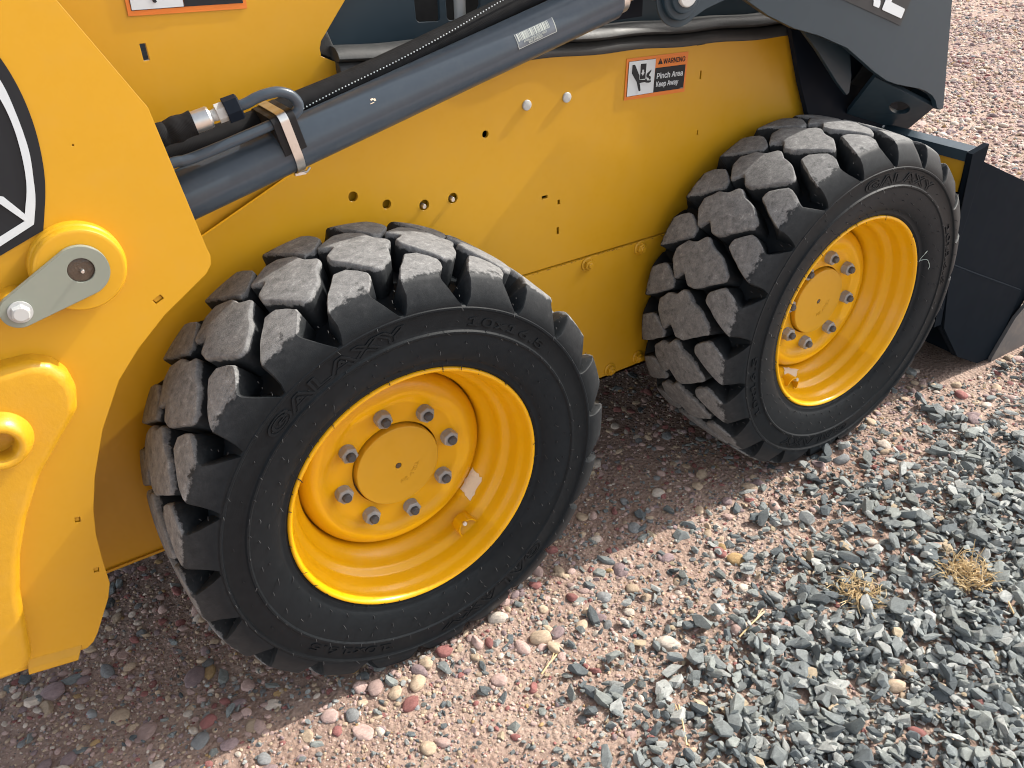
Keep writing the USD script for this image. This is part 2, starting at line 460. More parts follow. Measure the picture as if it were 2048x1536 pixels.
SLATE = [stone_mat('slate_stone_grey', (0.175, 0.192, 0.190)), stone_mat('slate_stone_green', (0.205, 0.220, 0.207)),
         stone_mat('slate_stone_dark', (0.098, 0.112, 0.117)), stone_mat('slate_stone_pale', (0.31, 0.32, 0.305)),
         stone_mat('slate_stone_tan', (0.36, 0.29, 0.20))]
SLATE_W = [0.33, 0.25, 0.20, 0.19, 0.03]
PEBB = [stone_mat('pebble_pink', (0.42, 0.300, 0.265)), stone_mat('pebble_red', (0.25, 0.105, 0.095)), stone_mat('pebble_tan', (0.43, 0.33, 0.235)),
        stone_mat('pebble_ochre', (0.36, 0.24, 0.115)), stone_mat('pebble_cream', (0.52, 0.45, 0.38)), stone_mat('pebble_grey', (0.20, 0.205, 0.205)),
        stone_mat('pebble_mauve', (0.25, 0.185, 0.185))]
PEBB_W = [0.30, 0.12, 0.19, 0.018, 0.12, 0.13, 0.15]
mat('straw', {'g': ('geometry', {}), 'n': ('noise_texture', {'scale': 30.0}),
              'r': ('rgb_ramp', {'ramp': [(0.3, (0.38, 0.26, 0.12)), (0.7, (0.62, 0.48, 0.27))]}),
              'p': ('principled_bsdf', {'roughness': 0.6})}, [('g.position', 'n.vector'), ('n.fac', 'r.fac'), ('r.color', 'p.base_color')])

# ------------------------------------------------------------------ ground
HUB_Z, BASE_X = 0.365, 1.0473


def ground_h(x, y):
    p = np.stack([x, y, np.zeros_like(x)], -1)
    h = 0.022 * (meshkit.fbm(p * 2.2, 3, 5) - 0.5) + 0.008 * (meshkit.fbm(p * 14, 3, 9) - 0.5)
    for cx in (0.0, 1.0473):
        h = h + 0.012 * np.exp(-((y + 0.035) / 0.028) ** 2 - ((x - cx) / 0.17) ** 2)
    # a slight bank of crushed slate on the near right
    return h + 0.012 * slate_cover(x, y)


SB_X = np.array([-0.9, -0.3, -0.036, 0.148, 0.338, 0.534, 0.754, 1.012, 1.251, 1.646, 2.2, 3.0, 6.0])
SB_Y = np.array([-1.10, -0.66, -0.400, -0.335, -0.265, -0.205, -0.150, -0.125, -0.150, -0.170, -0.30, -0.6, -2.0])


def slate_cover(x, y):
    d = np.interp(x, SB_X, SB_Y) - y
    p = np.stack([np.asarray(x, float), np.asarray(y, float), np.zeros_like(np.asarray(x, float))], -1)
    d = d + 0.13 * (meshkit.fbm(p * 6, 3, 21) - 0.5)
    return np.clip((d + 0.05) / 0.16, 0, 1)


def slate_wide(x, y):
    d = np.interp(x, SB_X, SB_Y) - y
    p = np.stack([x, y, 0 * x], -1)
    d = d + 0.38 * (meshkit.fbm(p * 5, 4, 22) - 0.5)
    return np.clip((d + 0.20) / 0.52, 0, 1)


def axis_coords(lo, hi, step, far):
    mid = np.arange(lo, hi + step / 2, step)
    g = step * 1.18 ** np.arange(1, 80)
    out = np.cumsum(g)
    out = out[out < far]
    out = np.r_[out, far]
    return np.r_[(lo - out)[::-1], mid, hi + out]


gx, gy = axis_coords(-1.0, 2.4, 0.012, 150), axis_coords(-0.95, 1.2, 0.012, 150)
X, Y = np.meshgrid(gx, gy, indexing='ij')
near = np.exp(-np.maximum(0, np.hypot(X - 0.7, Y) - 6) / 6)
Z = ground_h(X, Y) * near
v = np.stack([X, Y, Z], -1).reshape(-1, 3)
ny = len(gy)
ii, jj = np.meshgrid(np.arange(len(gx) - 1), np.arange(ny - 1), indexing='ij')
a = (ii * ny + jj).ravel()
f = np.vstack([np.stack([a, a + ny, a + ny + 1], 1), np.stack([a, a + ny + 1, a + 1], 1)])
ground = obj('ground', tm(v, f), 'sand', smooth=True)
tag(ground, label='pinkish sandy ground with grit', kind='structure')

# ------------------------------------------------------------------ the machine
loader = group('skid_steer_loader', loc=(0, 0, 0), label='yellow skid steer loader with slate grey lift arm and chunky black tyres', category='skid steer')

# --- side panels
H = 0.285


def hole(x, z, r, n=20):
    return [(x + r * math.cos(t), z + r * math.sin(t)) for t in np.linspace(0, 2 * PI, n, endpoint=False)]


def slot(x, z, w, h, rot=0.0):
    c, s = math.cos(rot), math.sin(rot)
    return [(x + a * c - b * s, z + a * s + b * c) for a, b in ((-w / 2, -h / 2), (w / 2, -h / 2), (w / 2, h / 2), (-w / 2, h / 2))]


upper = [(-0.62, 0.214), (0.02, 0.2175), (0.02, 0.533), (1.238, 0.533), (1.222, 0.64), (1.204, 0.703), (1.151, 0.804), (1.120, 0.855), (1.088, 0.8965), (0.066, 0.957), (0.060, 0.862), (-0.029, 0.823), (-0.190, 0.754), (-0.62, 0.57)]
holes = [hole(0.061, 0.764, 0.0085), hole(0.119, 0.738, 0.008), hole(0.189, 0.721, 0.0095), hole(0.246, 0.721, 0.0095), hole(0.318, 0.821, 0.0065),
         slot(0.443, 0.680, 0.013, 0.006), slot(0.476, 0.663, 0.006, 0.009), slot(0.474, 0.605, 0.005, 0.014), slot(0.821, 0.850, 0.004, 0.016),
         slot(0.827, 0.735, 0.003, 0.010), slot(1.121, 0.829, 0.003, 0.013, 0.5)]
obj('side_panel', pl(upper, H, H + 0.006, holes), 'yellow_paint', loader)
lower = [(0.022, 0.2176), (0.74, 0.2225), (1.26, 0.2225), (1.26, 0.48), (1.245, 0.531), (0.022, 0.531)]
obj('lower_side_panel', pl(lower, H - 0.005, H + 0.006, [hole(0.517, 0.317, 0.012)]), 'yellow_paint', loader)
lip = prism([(-0.62, H - 0.005, 0.214), (0.74, H - 0.005, 0.2225), (0.74, H + 0.05, 0.2145), (-0.62, H + 0.05, 0.206)], (0, 0, 0.005))
obj('panel_lip', lip, 'yellow_paint', loader)
rear = [(-0.64, 0.5), (0.3, 0.5), (0.3, 0.93), (0.080, 0.968), (0.064, 0.973), (0.045, 0.983), (0.0445, 0.994), (0.048, 1.004), (0.094, 1.056), (0.36, 1.36), (-0.64, 1.36)]
obj('rear_side_panel', pl(rear, 0.300, 0.306, [slot(-0.203, 1.020, 0.008, 0.022, 0.02)]), 'yellow_paint', loader)
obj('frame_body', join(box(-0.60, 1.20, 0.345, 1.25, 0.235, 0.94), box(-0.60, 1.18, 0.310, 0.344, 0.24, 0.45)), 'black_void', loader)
# weld bead where the upper and lower side panels meet
bead = []
for k in range(70):
    x = 0.405 + 0.37 * k / 69 + RNG.uniform(-0.003, 0.003)
    if RNG.random() < 0.38:
        c = trimesh.creation.icosphere(1, 1.0)
        c.apply_scale((RNG.uniform(0.0006, 0.0032), 0.0008, RNG.uniform(0.0005, 0.0009)))
        c.apply_translation((x, H - 0.0052, 0.5312 + RNG.uniform(-0.0008, 0.0008)))
        bead.append(c)
obj('seam_beading', join(*bead), 'seam_dirt', loader, kind='stuff')


def flange_bolt(x, z, y, parent, m_='yellow_paint'):
    g = join(solid_turned([(0.0155, 0), (0.0155, 0.002), (0.013, 0.0035)], (0, -1, 0), (x, y, z), 32),
             hexnut(0.0115, 0.003, 0.011, (0, -1, 0), (x, y, z), 0.3), solid_turned([(0.006, 0.010), (0.006, 0.013), (0.0045, 0.015)], (0, -1, 0), (x, y, z), 20))
    return obj('flange_bolt', g, m_, parent)


for x, z in ((0.545, 0.517), (0.684, 0.518), (0.697, 0.245), (0.616, 0.240)):
    flange_bolt(x, z, H - 0.005, loader)
for x, z in ((0.405, 0.857), (0.492, 0.857)):
    obj('plug', solid_turned([(0.0092, 0.0), (0.0092, 0.0018), (0.0082, 0.0032), (0.005, 0.0043), (0.001, 0.0047)], (0, -1, 0), (x, H, z), 32), 'zinc', loader, label='grey dome plug in the side panel')
for x, z in ((0.189, 0.720), (0.246, 0.720)):
    obj('recessed_stud', solid_turned([(0.0045, 0.0), (0.0045, 0.047), (0.0035, 0.049)], (0.05, -1, -0.03), (x - 0.004, H + 0.045, z + 0.001), 20), 'bright_steel', loader)
for x, z in ((0.56, 0.9265), (0.813, 0.9105)):
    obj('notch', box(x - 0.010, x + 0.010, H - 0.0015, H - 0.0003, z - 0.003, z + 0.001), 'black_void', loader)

# --- cab side, rubber seal
cabp = Polygon([(-0.1, 0.93), (1.22, 0.88), (1.22, 1.5), (-0.1, 1.5)])
wins = [[(0.214, 1.40), (0.224, 1.012), (0.227, 1.008), (0.231, 1.0065), (0.263, 1.0045), (0.267, 1.006), (0.268, 1.010), (0.274, 1.40)],
        [(0.277, 1.40), (0.2805, 1.008), (0.283, 1.0045), (0.287, 1.003), (0.332, 1.0005), (0.345, 1.02), (0.36, 1.40)]]
obj('cab_side', plate(cabp.difference(unary_union([Polygon(w) for w in wins])), 0.330, 0.336), 'slate_paint', loader)
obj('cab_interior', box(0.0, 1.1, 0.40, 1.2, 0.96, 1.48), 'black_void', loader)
obj('window_post', tube([(0.322, 0.36, 0.98), (0.336, 0.37, 1.4)], 0.010, 12), 'zinc', loader)
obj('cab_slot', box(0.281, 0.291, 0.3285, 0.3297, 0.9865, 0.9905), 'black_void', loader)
rock = pillow(Polygon([(0.047, 1.000), (0.0455, 0.984), (0.064, 0.9745), (0.079, 0.9725), (0.074, 0.990), (0.067, 1.012), (0.062, 1.020)]), 0.329, [(0.0, 0.318), (0.002, 0.314), (0.004, 0.313)], 80, 0.008)
obj('corner_block', rock, 'rubber_seal', loader)


def seal_band(zoff0, zoff1, h, bulge, name, y):
    xs = np.linspace(0.066, 1.115, 60)
    rings = []
    prof = [(0.0, -0.5 * h), (bulge * 0.8, -0.48 * h), (bulge, -0.25 * h), (bulge * 0.85, 0.1 * h), (bulge * 0.45, 0.42 * h), (0, 0.5 * h), (-0.02, 0.45 * h), (-0.02, -0.45 * h)]
    for x in xs:
        t = (x - 0.066) / (1.06 - 0.066)
        wob = 0.0012 * math.sin(x * 31) + 0.0016 * (meshkit.noise(np.array([x * 9, 0, 0.5]), 3) - 0.5)
        zc = zoff0 + (zoff1 - zoff0) * t + wob
        rings.append(np.array([(x, y - b + wob, zc + q) for b, q in prof]))
    v, f = stack_rings(rings)
    k = len(prof)
    b = len(v)
    v = np.vstack([v, rings[0].mean(0), rings[-1].mean(0)])
    i = np.arange(k); j = (i + 1) % k
    e = (len(xs) - 1) * k
    f = np.vstack([f, np.stack([j, i, np.full(k, b)], 1), np.stack([e + i, e + j, np.full(k, b + 1)], 1)])
    q = tm(v, f)
    if q.volume < 0:
        q.invert()
    return obj(name, q, 'rubber_seal', loader, smooth=50)


seal_band(0.9825, 0.930, 0.0205, 0.022, 'rubber_seal', 0.302)
seal_band(0.9615, 0.9055, 0.0225, 0.014, 'rubber_seal', 0.294)

# --- warning decals
ORG = [(0.6267, 0.8316), (0.7785, 0.8253), (0.7810, 0.8985), (0.6290, 0.9047)]


def decal(name, dx, dz, y, words, scale=1.0):
    d = group(name, loader)
    T = lambda pts: [(0.63 + (p[0] - 0.63) * scale + dx, 0.83 + (p[1] - 0.83) * scale + dz) for p in pts]
    y0 = y
    obj('backing', plate(Polygon(T(ORG)).buffer(0.001), y0 - 0.0008, y0), 'decal_orange', d)
    obj('picture_edge', pl(T([(0.6329, 0.9003), (0.6990, 0.8975), (0.6971, 0.8345), (0.6308, 0.8366)]), y0 - 0.0013, y0 - 0.0009), 'decal_black', d)
    obj('picture_field', pl(T([(0.6336, 0.8995), (0.6984, 0.8969), (0.6964, 0.8353), (0.6315, 0.8373)]), y0 - 0.0018, y0 - 0.0014), 'decal_white', d)
    obj('text_field', pl(T([(0.6994, 0.8799), (0.7762, 0.8766), (0.7750, 0.8317), (0.6974, 0.8349)]), y0 - 0.0013, y0 - 0.0009), 'decal_black', d)
    yy0, yy1 = y0 - 0.0023, y0 - 0.0019
    arm = T([(0.6414, 0.8933), (0.6475, 0.8929), (0.6596, 0.8714), (0.6596, 0.8646), (0.6730, 0.8620), (0.6769, 0.8644), (0.6793, 0.8603), (0.6887, 0.8593), (0.6889, 0.8566), (0.6838, 0.8554), (0.6776, 0.8563), (0.6733, 0.8581), (0.6611, 0.8580), (0.6641, 0.8441), (0.6616, 0.8430), (0.6595, 0.8441), (0.6537, 0.8609), (0.6410, 0.8778)])
    fing = T([(0.6766, 0.8691), (0.6773, 0.8727), (0.6881, 0.8788), (0.6883, 0.8765), (0.6828, 0.8690), (0.6882, 0.8659), (0.6876, 0.8607), (0.6844, 0.8611), (0.6831, 0.8643), (0.6779, 0.8658)])
    ram = T([(0.6620, 0.8925), (0.6755, 0.8918), (0.6745, 0.8640), (0.6611, 0.8652)])
    arrow = T([(0.6659, 0.8815), (0.6705, 0.8812), (0.6707, 0.8766), (0.6725, 0.8761), (0.6678, 0.8699), (0.6633, 0.8762), (0.6658, 0.8764)])
    A, R = Polygon(arm).buffer(0), Polygon(ram)
    obj('pictogram', join(plate(A.difference(R.buffer(0.0008)), yy0, yy1), pl(fing, yy0, yy1), plate(R.difference(Polygon(arrow)), yy0, yy1)), 'decal_black', d)
    tl = -0.041
    if words:
        tri = Polygon(T([(0.7051, 0.8858), (0.7109, 0.8961), (0.7171, 0.8853)])).difference(Polygon(T([(0.7103, 0.8932), (0.7117, 0.8932), (0.7113, 0.8888), (0.7107, 0.8888)]))).difference(Polygon(T([(0.7104, 0.8878), (0.7116, 0.8878), (0.7116, 0.8866), (0.7104, 0.8866)])))
        x, z = T([(0.7180, 0.8852)])[0]
        obj('lettering', join(plate(tri, y0 - 0.0013, y0 - 0.0009), lettering('WARNING', x, z, 0.0088 * scale, y0 - 0.0009, 0.0562 * scale, True, 0.0004, tl)), 'decal_black', d)
        (x1, z1), (x2, z2) = T([(0.7025, 0.8598), (0.7022, 0.8448)])
        (x3, z3), = T([(0.7655, 0.8325)])
        obj('lettering', join(lettering('Pinch Area', x1, z1, 0.0098 * scale, y0 - 0.0014, 0.0680 * scale, True, 0.0004, tl),
                              lettering('Keep Away', x2, z2, 0.0092 * scale, y0 - 0.0014, 0.0575 * scale, True, 0.0004, tl),
                              lettering('KV73056', x3, z3, 0.0012 * scale, y0 - 0.0014, 0.0075 * scale, False, 0.0004, tl)), 'decal_white', d)
    return d


tag(decal('warning_decal', 0, 0, H - 0.0006, True), label='orange warning decal reading Pinch Area Keep Away')
tag(decal('warning_decal', -0.838, 0.2355, 0.300 - 0.0006, False, 1.03), label='warning decal on the rear panel, cut by the frame')

# --- rear tower
tower = Polygon([(-0.75, 1.45), (-0.489, 1.45), (-0.314, 1.116), (-0.249, 0.992), (-0.220, 0.806), (-0.2175, 0.795), (-0.2195, 0.782), (-0.228, 0.771), (-0.292, 0.729),
                 (-0.335, 0.692), (-0.370, 0.654), (-0.408, 0.589), (-0.436, 0.522), (-0.452, 0.470), (-0.4605, 0.425), (-0.464, 0.380), (-0.466, 0.334), (-0.475, 0.308),
                 (-0.505, 0.252), (-0.515, 0.238), (-0.526, 0.231), (-0.62, 0.240), (-0.75, 0.25)])
tslots = [slot(-0.295, 0.7525, 0.0125, 0.007, 0.45), slot(-0.475, 0.462, 0.007, 0.009, -0.2), slot(-0.476, 0.366, 0.007, 0.008, -0.2), hole(-0.340, 0.964, 0.0012, 8)]
rt = group('rear_tower', loader)
obj('outer_plate', plate(Polygon(rounded(tower, 0.004).exterior.coords, tslots), 0.110, 0.120), 'yellow_paint', rt)
for k, s in enumerate(tslots[:3]):
    q = np.array(s); c = q.mean(0)
    obj('slot_filler', plate(Polygon(c + (q - c) * 0.82), 0.1125, 0.118), 'yellow_paint', rt)
obj('foot_lip', join(prism([(-0.602, 0.109, 0.2545), (-0.531, 0.109, 0.2405), (-0.537, 0.103, 0.2325), (-0.604, 0.103, 0.2445)], (0, 0.003, 0.002)), prism([(-0.604, 0.103, 0.2445), (-0.537, 0.103, 0.2325), (-0.542, 0.100, 0.2245), (-0.606, 0.100, 0.2360)], (0, 0.003, 0.002))), 'yellow_paint', rt)
arcp = [(0.478 * math.cos(t), 0.365 + 0.478 * math.sin(t)) for t in np.linspace(math.radians(122), math.radians(186), 40)]
arco = [(x * 1.012, 0.365 + (z - 0.365) * 1.012) for x, z in arcp]
obj('inner_arch', pl(arcp + arco[::-1], 0.1205, 0.2845), 'yellow_paint', rt)
obj('inner_web', box(-0.75, -0.58, 0.121, 0.298, 0.26, 1.40), 'yellow_paint', rt)
bc = (-0.3745, 0.8245)
obj('pin_boss', solid_turned([(0.0545, 0.0), (0.0545, 0.012), (0.0525, 0.015), (0.0525, 0.021), (0.0505, 0.0245), (0.047, 0.026), (0.020, 0.026)], (0, -1, 0), (bc[0], 0.110, bc[1]), 96), 'yellow_paint', rt)
# lock plate: hull of two discs
ca, cb = Point(-0.3745, 0.8265).buffer(0.0315, 32), Point(-0.4515, 0.7965).buffer(0.0205, 32)
lp = unary_union([ca, cb]).convex_hull.difference(Point(-0.3745, 0.8285).buffer(0.0152, 24))
obj('lock_plate', plate(lp, 0.0755, 0.0830), 'lock_plate_zinc', rt)
gr = trimesh.creation.icosphere(4, 1.0)
vv = np.array(gr.vertices)
vv *= (1 + 0.22 * (meshkit.fbm(vv * 3.1, 3, 4) - 0.5))[:, None]
vv = vv * (0.0172, 0.0035, 0.0168)
gr = tm(vv + (-0.3745, 0.0795, 0.8282), gr.faces)
obj('pin_grease', gr, 'grease', rt)
obj('grease_nipple', solid_turned([(0.0026, 0.0), (0.0026, 0.004), (0.0018, 0.0055)], (0, -1, 0), (-0.3735, 0.0775, 0.8275), 16), 'bright_steel', rt)
obj('lock_spacer', solid_turned([(0.0185, 0.0), (0.0185, 0.026)], (0, -1, 0), (-0.4515, 0.110, 0.7985), 40), 'yellow_paint', rt)
obj('lock_bolt', join(solid_turned([(0.0135, 0.0), (0.0135, 0.0018)], (0, -1, 0), (-0.4505, 0.0755, 0.796), 32), hexnut(0.0108, 0.0018, 0.0090, (0, -1, 0), (-0.4505, 0.0755, 0.796), 0.25),
                      solid_turned([(0.0085, 0.0089), (0.0080, 0.0098)], (0, -1, 0), (-0.4505, 0.0755, 0.796), 24)), 'zinc', rt)
cast = Polygon([(-0.60, 0.715), (-0.491, 0.727), (-0.459, 0.7265), (-0.438, 0.716), (-0.424, 0.695), (-0.421, 0.672), (-0.428, 0.642), (-0.460, 0.606), (-0.496, 0.564), (-0.527, 0.511), (-0.553, 0.453),
                (-0.570, 0.398), (-0.582, 0.330), (-0.590, 0.280), (-0.604, 0.258), (-0.63, 0.262), (-0.72, 0.27), (-0.72, 0.70)])
cast = rounded(cast, 0.012)
obj('tie_down_casting', pillow(cast, 0.1105, [(0.0, 0.094), (0.0012, 0.089), (0.004, 0.084), (0.0085, 0.0805), (0.014, 0.079)], 220, 0.02), 'yellow_cast', rt, smooth=40)
obj('tie_down_ring', turned([(0.040, 0.0), (0.0375, 0.010), (0.034, 0.018), (0.030, 0.023), (0.026, 0.0250), (0.0215, 0.0235), (0.0185, 0.018), (0.017, 0.010), (0.0168, 0.0), (0.0168, -0.01)], (0, -1, 0), (-0.523, 0.0805, 0.6385), 72), 'yellow_cast', rt, smooth=60)
obj('ring_core', solid_turned([(0.0168, 0.0), (0.0168, 0.0008)], (0, -1, 0), (-0.523, 0.0800, 0.6385), 40), 'grease', rt)
obj('ring_bolt', solid_turned([(0.006, 0.0), (0.006, 0.012), (0.004, 0.014)], (0, -1, 0.1), (-0.533, 0.0795, 0.640), 24), 'zinc', rt)

# badge: dark shield with a pale rim line; only its right part is in view, mirrored about its own upright axis
AX = -0.4745


def mirror(pts):
    return [(2 * AX - x, z) for x, z in reversed(pts)]


o_ = [(-0.420, 1.135), (-0.399, 1.100), (-0.384, 1.066), (-0.3755, 1.031), (-0.3728, 0.992), (-0.3758, 0.952), (-0.383, 0.918), (-0.398, 0.874), (-0.450, 0.855)]
wo = [(-0.428, 1.118), (-0.405, 1.083), (-0.391, 1.045), (-0.3865, 1.010), (-0.3858, 0.968), (-0.391, 0.933), (-0.396, 0.910), (-0.4055, 0.8835), (-0.446, 0.8665)]
wi = [(-0.434, 1.100), (-0.412, 1.066), (-0.399, 1.034), (-0.3935, 1.000), (-0.3945, 0.962), (-0.400, 0.928), (-0.411, 0.8975), (-0.426, 0.9215), (-0.432, 0.924), (-0.452, 0.915)]
wl = [(-0.432, 0.915), (-0.4135, 0.8895), (-0.443, 0.8775)]


for _n in ('o_', 'wo', 'wi_'):
    pass
o_ = [tuple(q) for q in catmull(o_[:-1], 6)] + o_[-1:]
wo = [tuple(q) for q in catmull(wo[:-1], 6)] + wo[-1:]
wi = [tuple(q) for q in catmull(wi[:7], 6)] + wi[7:]


def shield(pts, top):
    return Polygon([(AX, pts[0][1] + top)] + pts + [(AX, pts[-1][1] - 0.006)] + mirror(pts))


outline = shield(wo, 0.012).buffer(0)
inner = Polygon([(AX, 1.108)] + wi + [(AX, 0.918)] + mirror(wi)).buffer(0)
tri_ = Polygon([(AX, 0.902)] + wl + [(AX, 0.871)] + mirror(wl)).buffer(0)
sb = group('side_badge', rt)
obj('side_badge_field', plate(shield(o_, 0.015).buffer(0), 0.1085, 0.1095), 'decal_black', rt)
obj('side_badge_line', plate(outline.difference(inner).difference(tri_), 0.1075, 0.1080), 'decal_white', rt)
stage.RemovePrim(sb.GetPath())

# --- lift cylinder and hydraulic lines
P0, P1 = np.array([-0.335, 0.180, 0.8290]), np.array([0.505, 0.180, 1.0345])
CAX = (P1 - P0) / np.linalg.norm(P1 - P0)
CL = np.linalg.norm(P1 - P0)
lc = group('lift_cylinder', loader)
RC = 0.0345
obj('barrel', solid_turned([(RC, 0.0), (RC, CL - 0.006), (RC - 0.004, CL)], CAX, P0, 72), 'cylinder_paint', lc)
obj('gland', solid_turned([(0.030, 0.0), (0.030, 0.012), (0.024, 0.016)], CAX, P1, 48), 'bright_steel', lc)
obj('rod', solid_turned([(0.019, 0.0), (0.019, 0.10)], CAX, P1, 40), 'bright_steel', lc)
obj('rod_eye', solid_turned([(0.040, -0.022), (0.042, -0.019), (0.042, 0.019), (0.040, 0.022)], (0, 1, 0), P1 + CAX * 0.105, 48), 'slate_paint', lc)
CU_ = np.array([0, -1.0, 0]); CW = np.cross(CAX, CU_); CW /= np.linalg.norm(CW)
if CW[2] < 0:
    CW = -CW
xs0 = (-0.0670 - P0[0]) / CAX[0]          # where the clamp sits along the cylinder


def in_frame(q):
    q = np.asarray(q) - P0
    return q @ CU_, q @ CW


sleeve_pts = catmull([(-0.33, 0.215, 0.880), (-0.211, 0.215, 0.907), (-0.150, 0.215, 0.916), (-0.089, 0.215, 0.928), (-0.051, 0.215, 0.938), (0.084, 0.215, 0.968), (0.272, 0.215, 1.018), (0.354, 0.215, 1.040), (0.52, 0.215, 1.086)], 10)
obj('hose_sleeve', tube(sleeve_pts, 0.0165, 20), 'woven_sleeve', lc, smooth=60)
st = catmull([(-0.045, 0.1985, 0.9335), (0.023, 0.1985, 0.9545), (0.127, 0.199, 0.9835), (0.22, 0.199, 1.014), (0.305, 0.199, 1.045), (0.38, 0.200, 1.066)], 12)
st = resample(st, 84, False)
stm = []
for q in st:
    c = trimesh.creation.icosphere(1, 0.0011)
    c.apply_translation(q)
    stm.append(c)
obj('sleeve_stitching', join(*stm), 'decal_white', lc, kind='stuff')
pp = catmull([(-0.141, 0.1545, 0.9641), (-0.122, 0.152, 0.9685), (-0.108, 0.151, 0.9735), (-0.094, 0.150, 0.9765), (-0.078, 0.150, 0.9770), (-0.063, 0.150, 0.9715), (-0.0545, 0.150, 0.9625), (-0.0530, 0.150, 0.9535), (-0.059, 0.150, 0.9465), (-0.072, 0.150, 0.9420),
              (-0.130, 0.150, 0.9285), (-0.185, 0.150, 0.9165), (-0.214, 0.150, 0.9115), (-0.235, 0.151, 0.9100), (-0.33, 0.152, 0.8900)], 10)
obj('steel_pipe', tube(pp, 0.0071, 20), 'cylinder_paint', lc, smooth=60)
# spacer pads and the clamp band round barrel, pipe and sleeve
zc = xs0
arcs = []
pipe_here = pp[np.argmin(np.abs((pp - P0) @ CAX - zc) + (pp[:, 2] > 0.96) * 1.0)]
slv_here = sleeve_pts[np.argmin(np.abs((sleeve_pts - P0) @ CAX - zc))]
du, dw = in_frame(pipe_here)
su, sw = in_frame(slv_here)
hull = unary_union([Point(0, 0).buffer(RC + 0.0012, 48), Point(du, dw).buffer(0.0095, 32), Point(su, sw).buffer(0.018, 32)]).convex_hull


def along(poly, z0, z1):
    e = trimesh.creation.extrude_polygon(poly, z1 - z0, engine='earcut')
    q = np.array(e.vertices)
    w = P0 + q[:, :1] * CU_ + q[:, 1:2] * CW + (q[:, 2:] + z0) * CAX
    k = tm(w, e.faces)
    if k.volume < 0:
        k.invert()
    return k


obj('clamp_band', along(hull.buffer(0.0018).difference(hull.buffer(0.0002)), zc - 0.0062, zc + 0.0062), 'bright_steel', lc)
pads = hull.difference(Point(0, 0).buffer(RC + 0.0004, 48)).difference(Point(du, dw).buffer(0.0080, 32)).difference(Point(su, sw).buffer(0.0167, 32)).difference(sbox(-1, -1, 1, 0.002))
obj('clamp_pad', along(pads.buffer(-0.0002), zc - 0.0165, zc + 0.0165), 'black_plastic', lc)
ear = P0 + CAX * zc + CU_ * 0.006 - CW * (RC + 0.004)
obj('clamp_buckle', join(box(-0.008, 0.008, -0.004, 0.004, -0.002, 0.002).apply_translation(ear), tube([ear, ear + CAX * 0.010 - CW * 0.001 + CU_ * 0.004, ear + CAX * 0.016 + CW * 0.003 + CU_ * 0.004], 0.0018, 8)), 'bright_steel', lc)
# hose end and fittings
HA = np.array([-0.122, 0.152, 0.9685]) - np.array([-0.24, 0.168, 0.942])
HL = np.linalg.norm(HA); HA /= HL
HO = np.array([-0.24, 0.168, 0.942])
hh = group('hydraulic_hose', loader)
hp = [HO - HA * 0.08 + np.array([0, 0.02, -0.012])] + [HO + HA * t for t in (0, 0.014, 0.028, 0.042, 0.052)]
rr = [0.0155, 0.0155, 0.0140, 0.0162, 0.0150, 0.0158]
cp = catmull(np.c_[np.array(hp), rr], 8)
hz = tube(cp[:, :3], cp[:, 3], 24)
q = np.array(hz.vertices)
q += (np.array(hz.vertex_normals)) * (0.0035 * (meshkit.fbm(q * 60, 3, 2) - 0.5))[:, None]
obj('hose', tm(q, hz.faces), 'woven_sleeve', hh, smooth=50)
obj('ferrule', solid_turned([(0.0135, 0.050), (0.0140, 0.052), (0.0140, 0.072), (0.0125, 0.0745)], HA, HO, 40), 'bright_steel', hh)
obj('hose_neck', solid_turned([(0.0095, 0.0740), (0.0070, 0.0765), (0.0080, 0.080), (0.0080, 0.084)], HA, HO, 32), 'zinc', hh)
obj('hex_collar', hexnut(0.0125, 0.083, 0.0955, HA, HO, 0.4), 'zinc', hh)
obj('union_nut', hexnut(0.0165, 0.0945, 0.1145, HA, HO, 0.1), 'dark_paint', hh)

# barcode label wrapped on the barrel
bl = group('barcode_label', lc)
cz0, cz1 = (0.300 - P0[0]) / CAX[0], (0.370 - P0[0]) / CAX[0]


def wrap(s, t, lift):
    """s along the barrel (m from P0), t round it (angle, 0 faces the camera, + up)"""
    s, t = np.asarray(s), np.asarray(t)
    R = RC + np.asarray(lift)
    return P0 + s[..., None] * CAX + (R * np.cos(t))[..., None] * CU_ + (R * np.sin(t))[..., None] * CW


def patch(s0, s1, t0, t1, lift, n=2, mm=8):
    S, T = np.meshgrid(np.linspace(s0, s1, n), np.linspace(t0, t1, mm), indexing='ij')
    g = wrap(S, T, lift).reshape(-1, 3)
    i, j = np.meshgrid(np.arange(n - 1), np.arange(mm - 1), indexing='ij')
    a = (i * mm + j).ravel()
    return tm(g, np.vstack([np.stack([a, a + mm, a + mm + 1], 1), np.stack([a, a + mm + 1, a + 1], 1)]))


t_hi, t_lo = 0.62, -0.02
obj('label_film', patch(cz0, cz1, t_lo, t_hi, 0.0003, 4, 10), 'label_clear', bl, smooth=True)
bars, s = [], cz0 + 0.003
rb_ = np.random.default_rng(5)
while s < cz1 - 0.010:
    w = rb_.choice([0.0009, 0.0014, 0.0024])
    bars.append(patch(s, s + w, 0.27, 0.60, 0.0006))
    s += w + rb_.choice([0.0006, 0.0012])
obj('barcode', join(*bars), 'label_ink', bl, smooth=True)


def wrapped_text(text, s, t, h, width):
    k = meshkit.text_mesh(text, h, 0.0002, True)
    q = np.array(k.vertices)
    q[:, 0] *= width / q[:, 0].max()
    return tm(wrap(s + q[:, 0], t + q[:, 1] / RC, 0.0006 + q[:, 2]), k.faces)


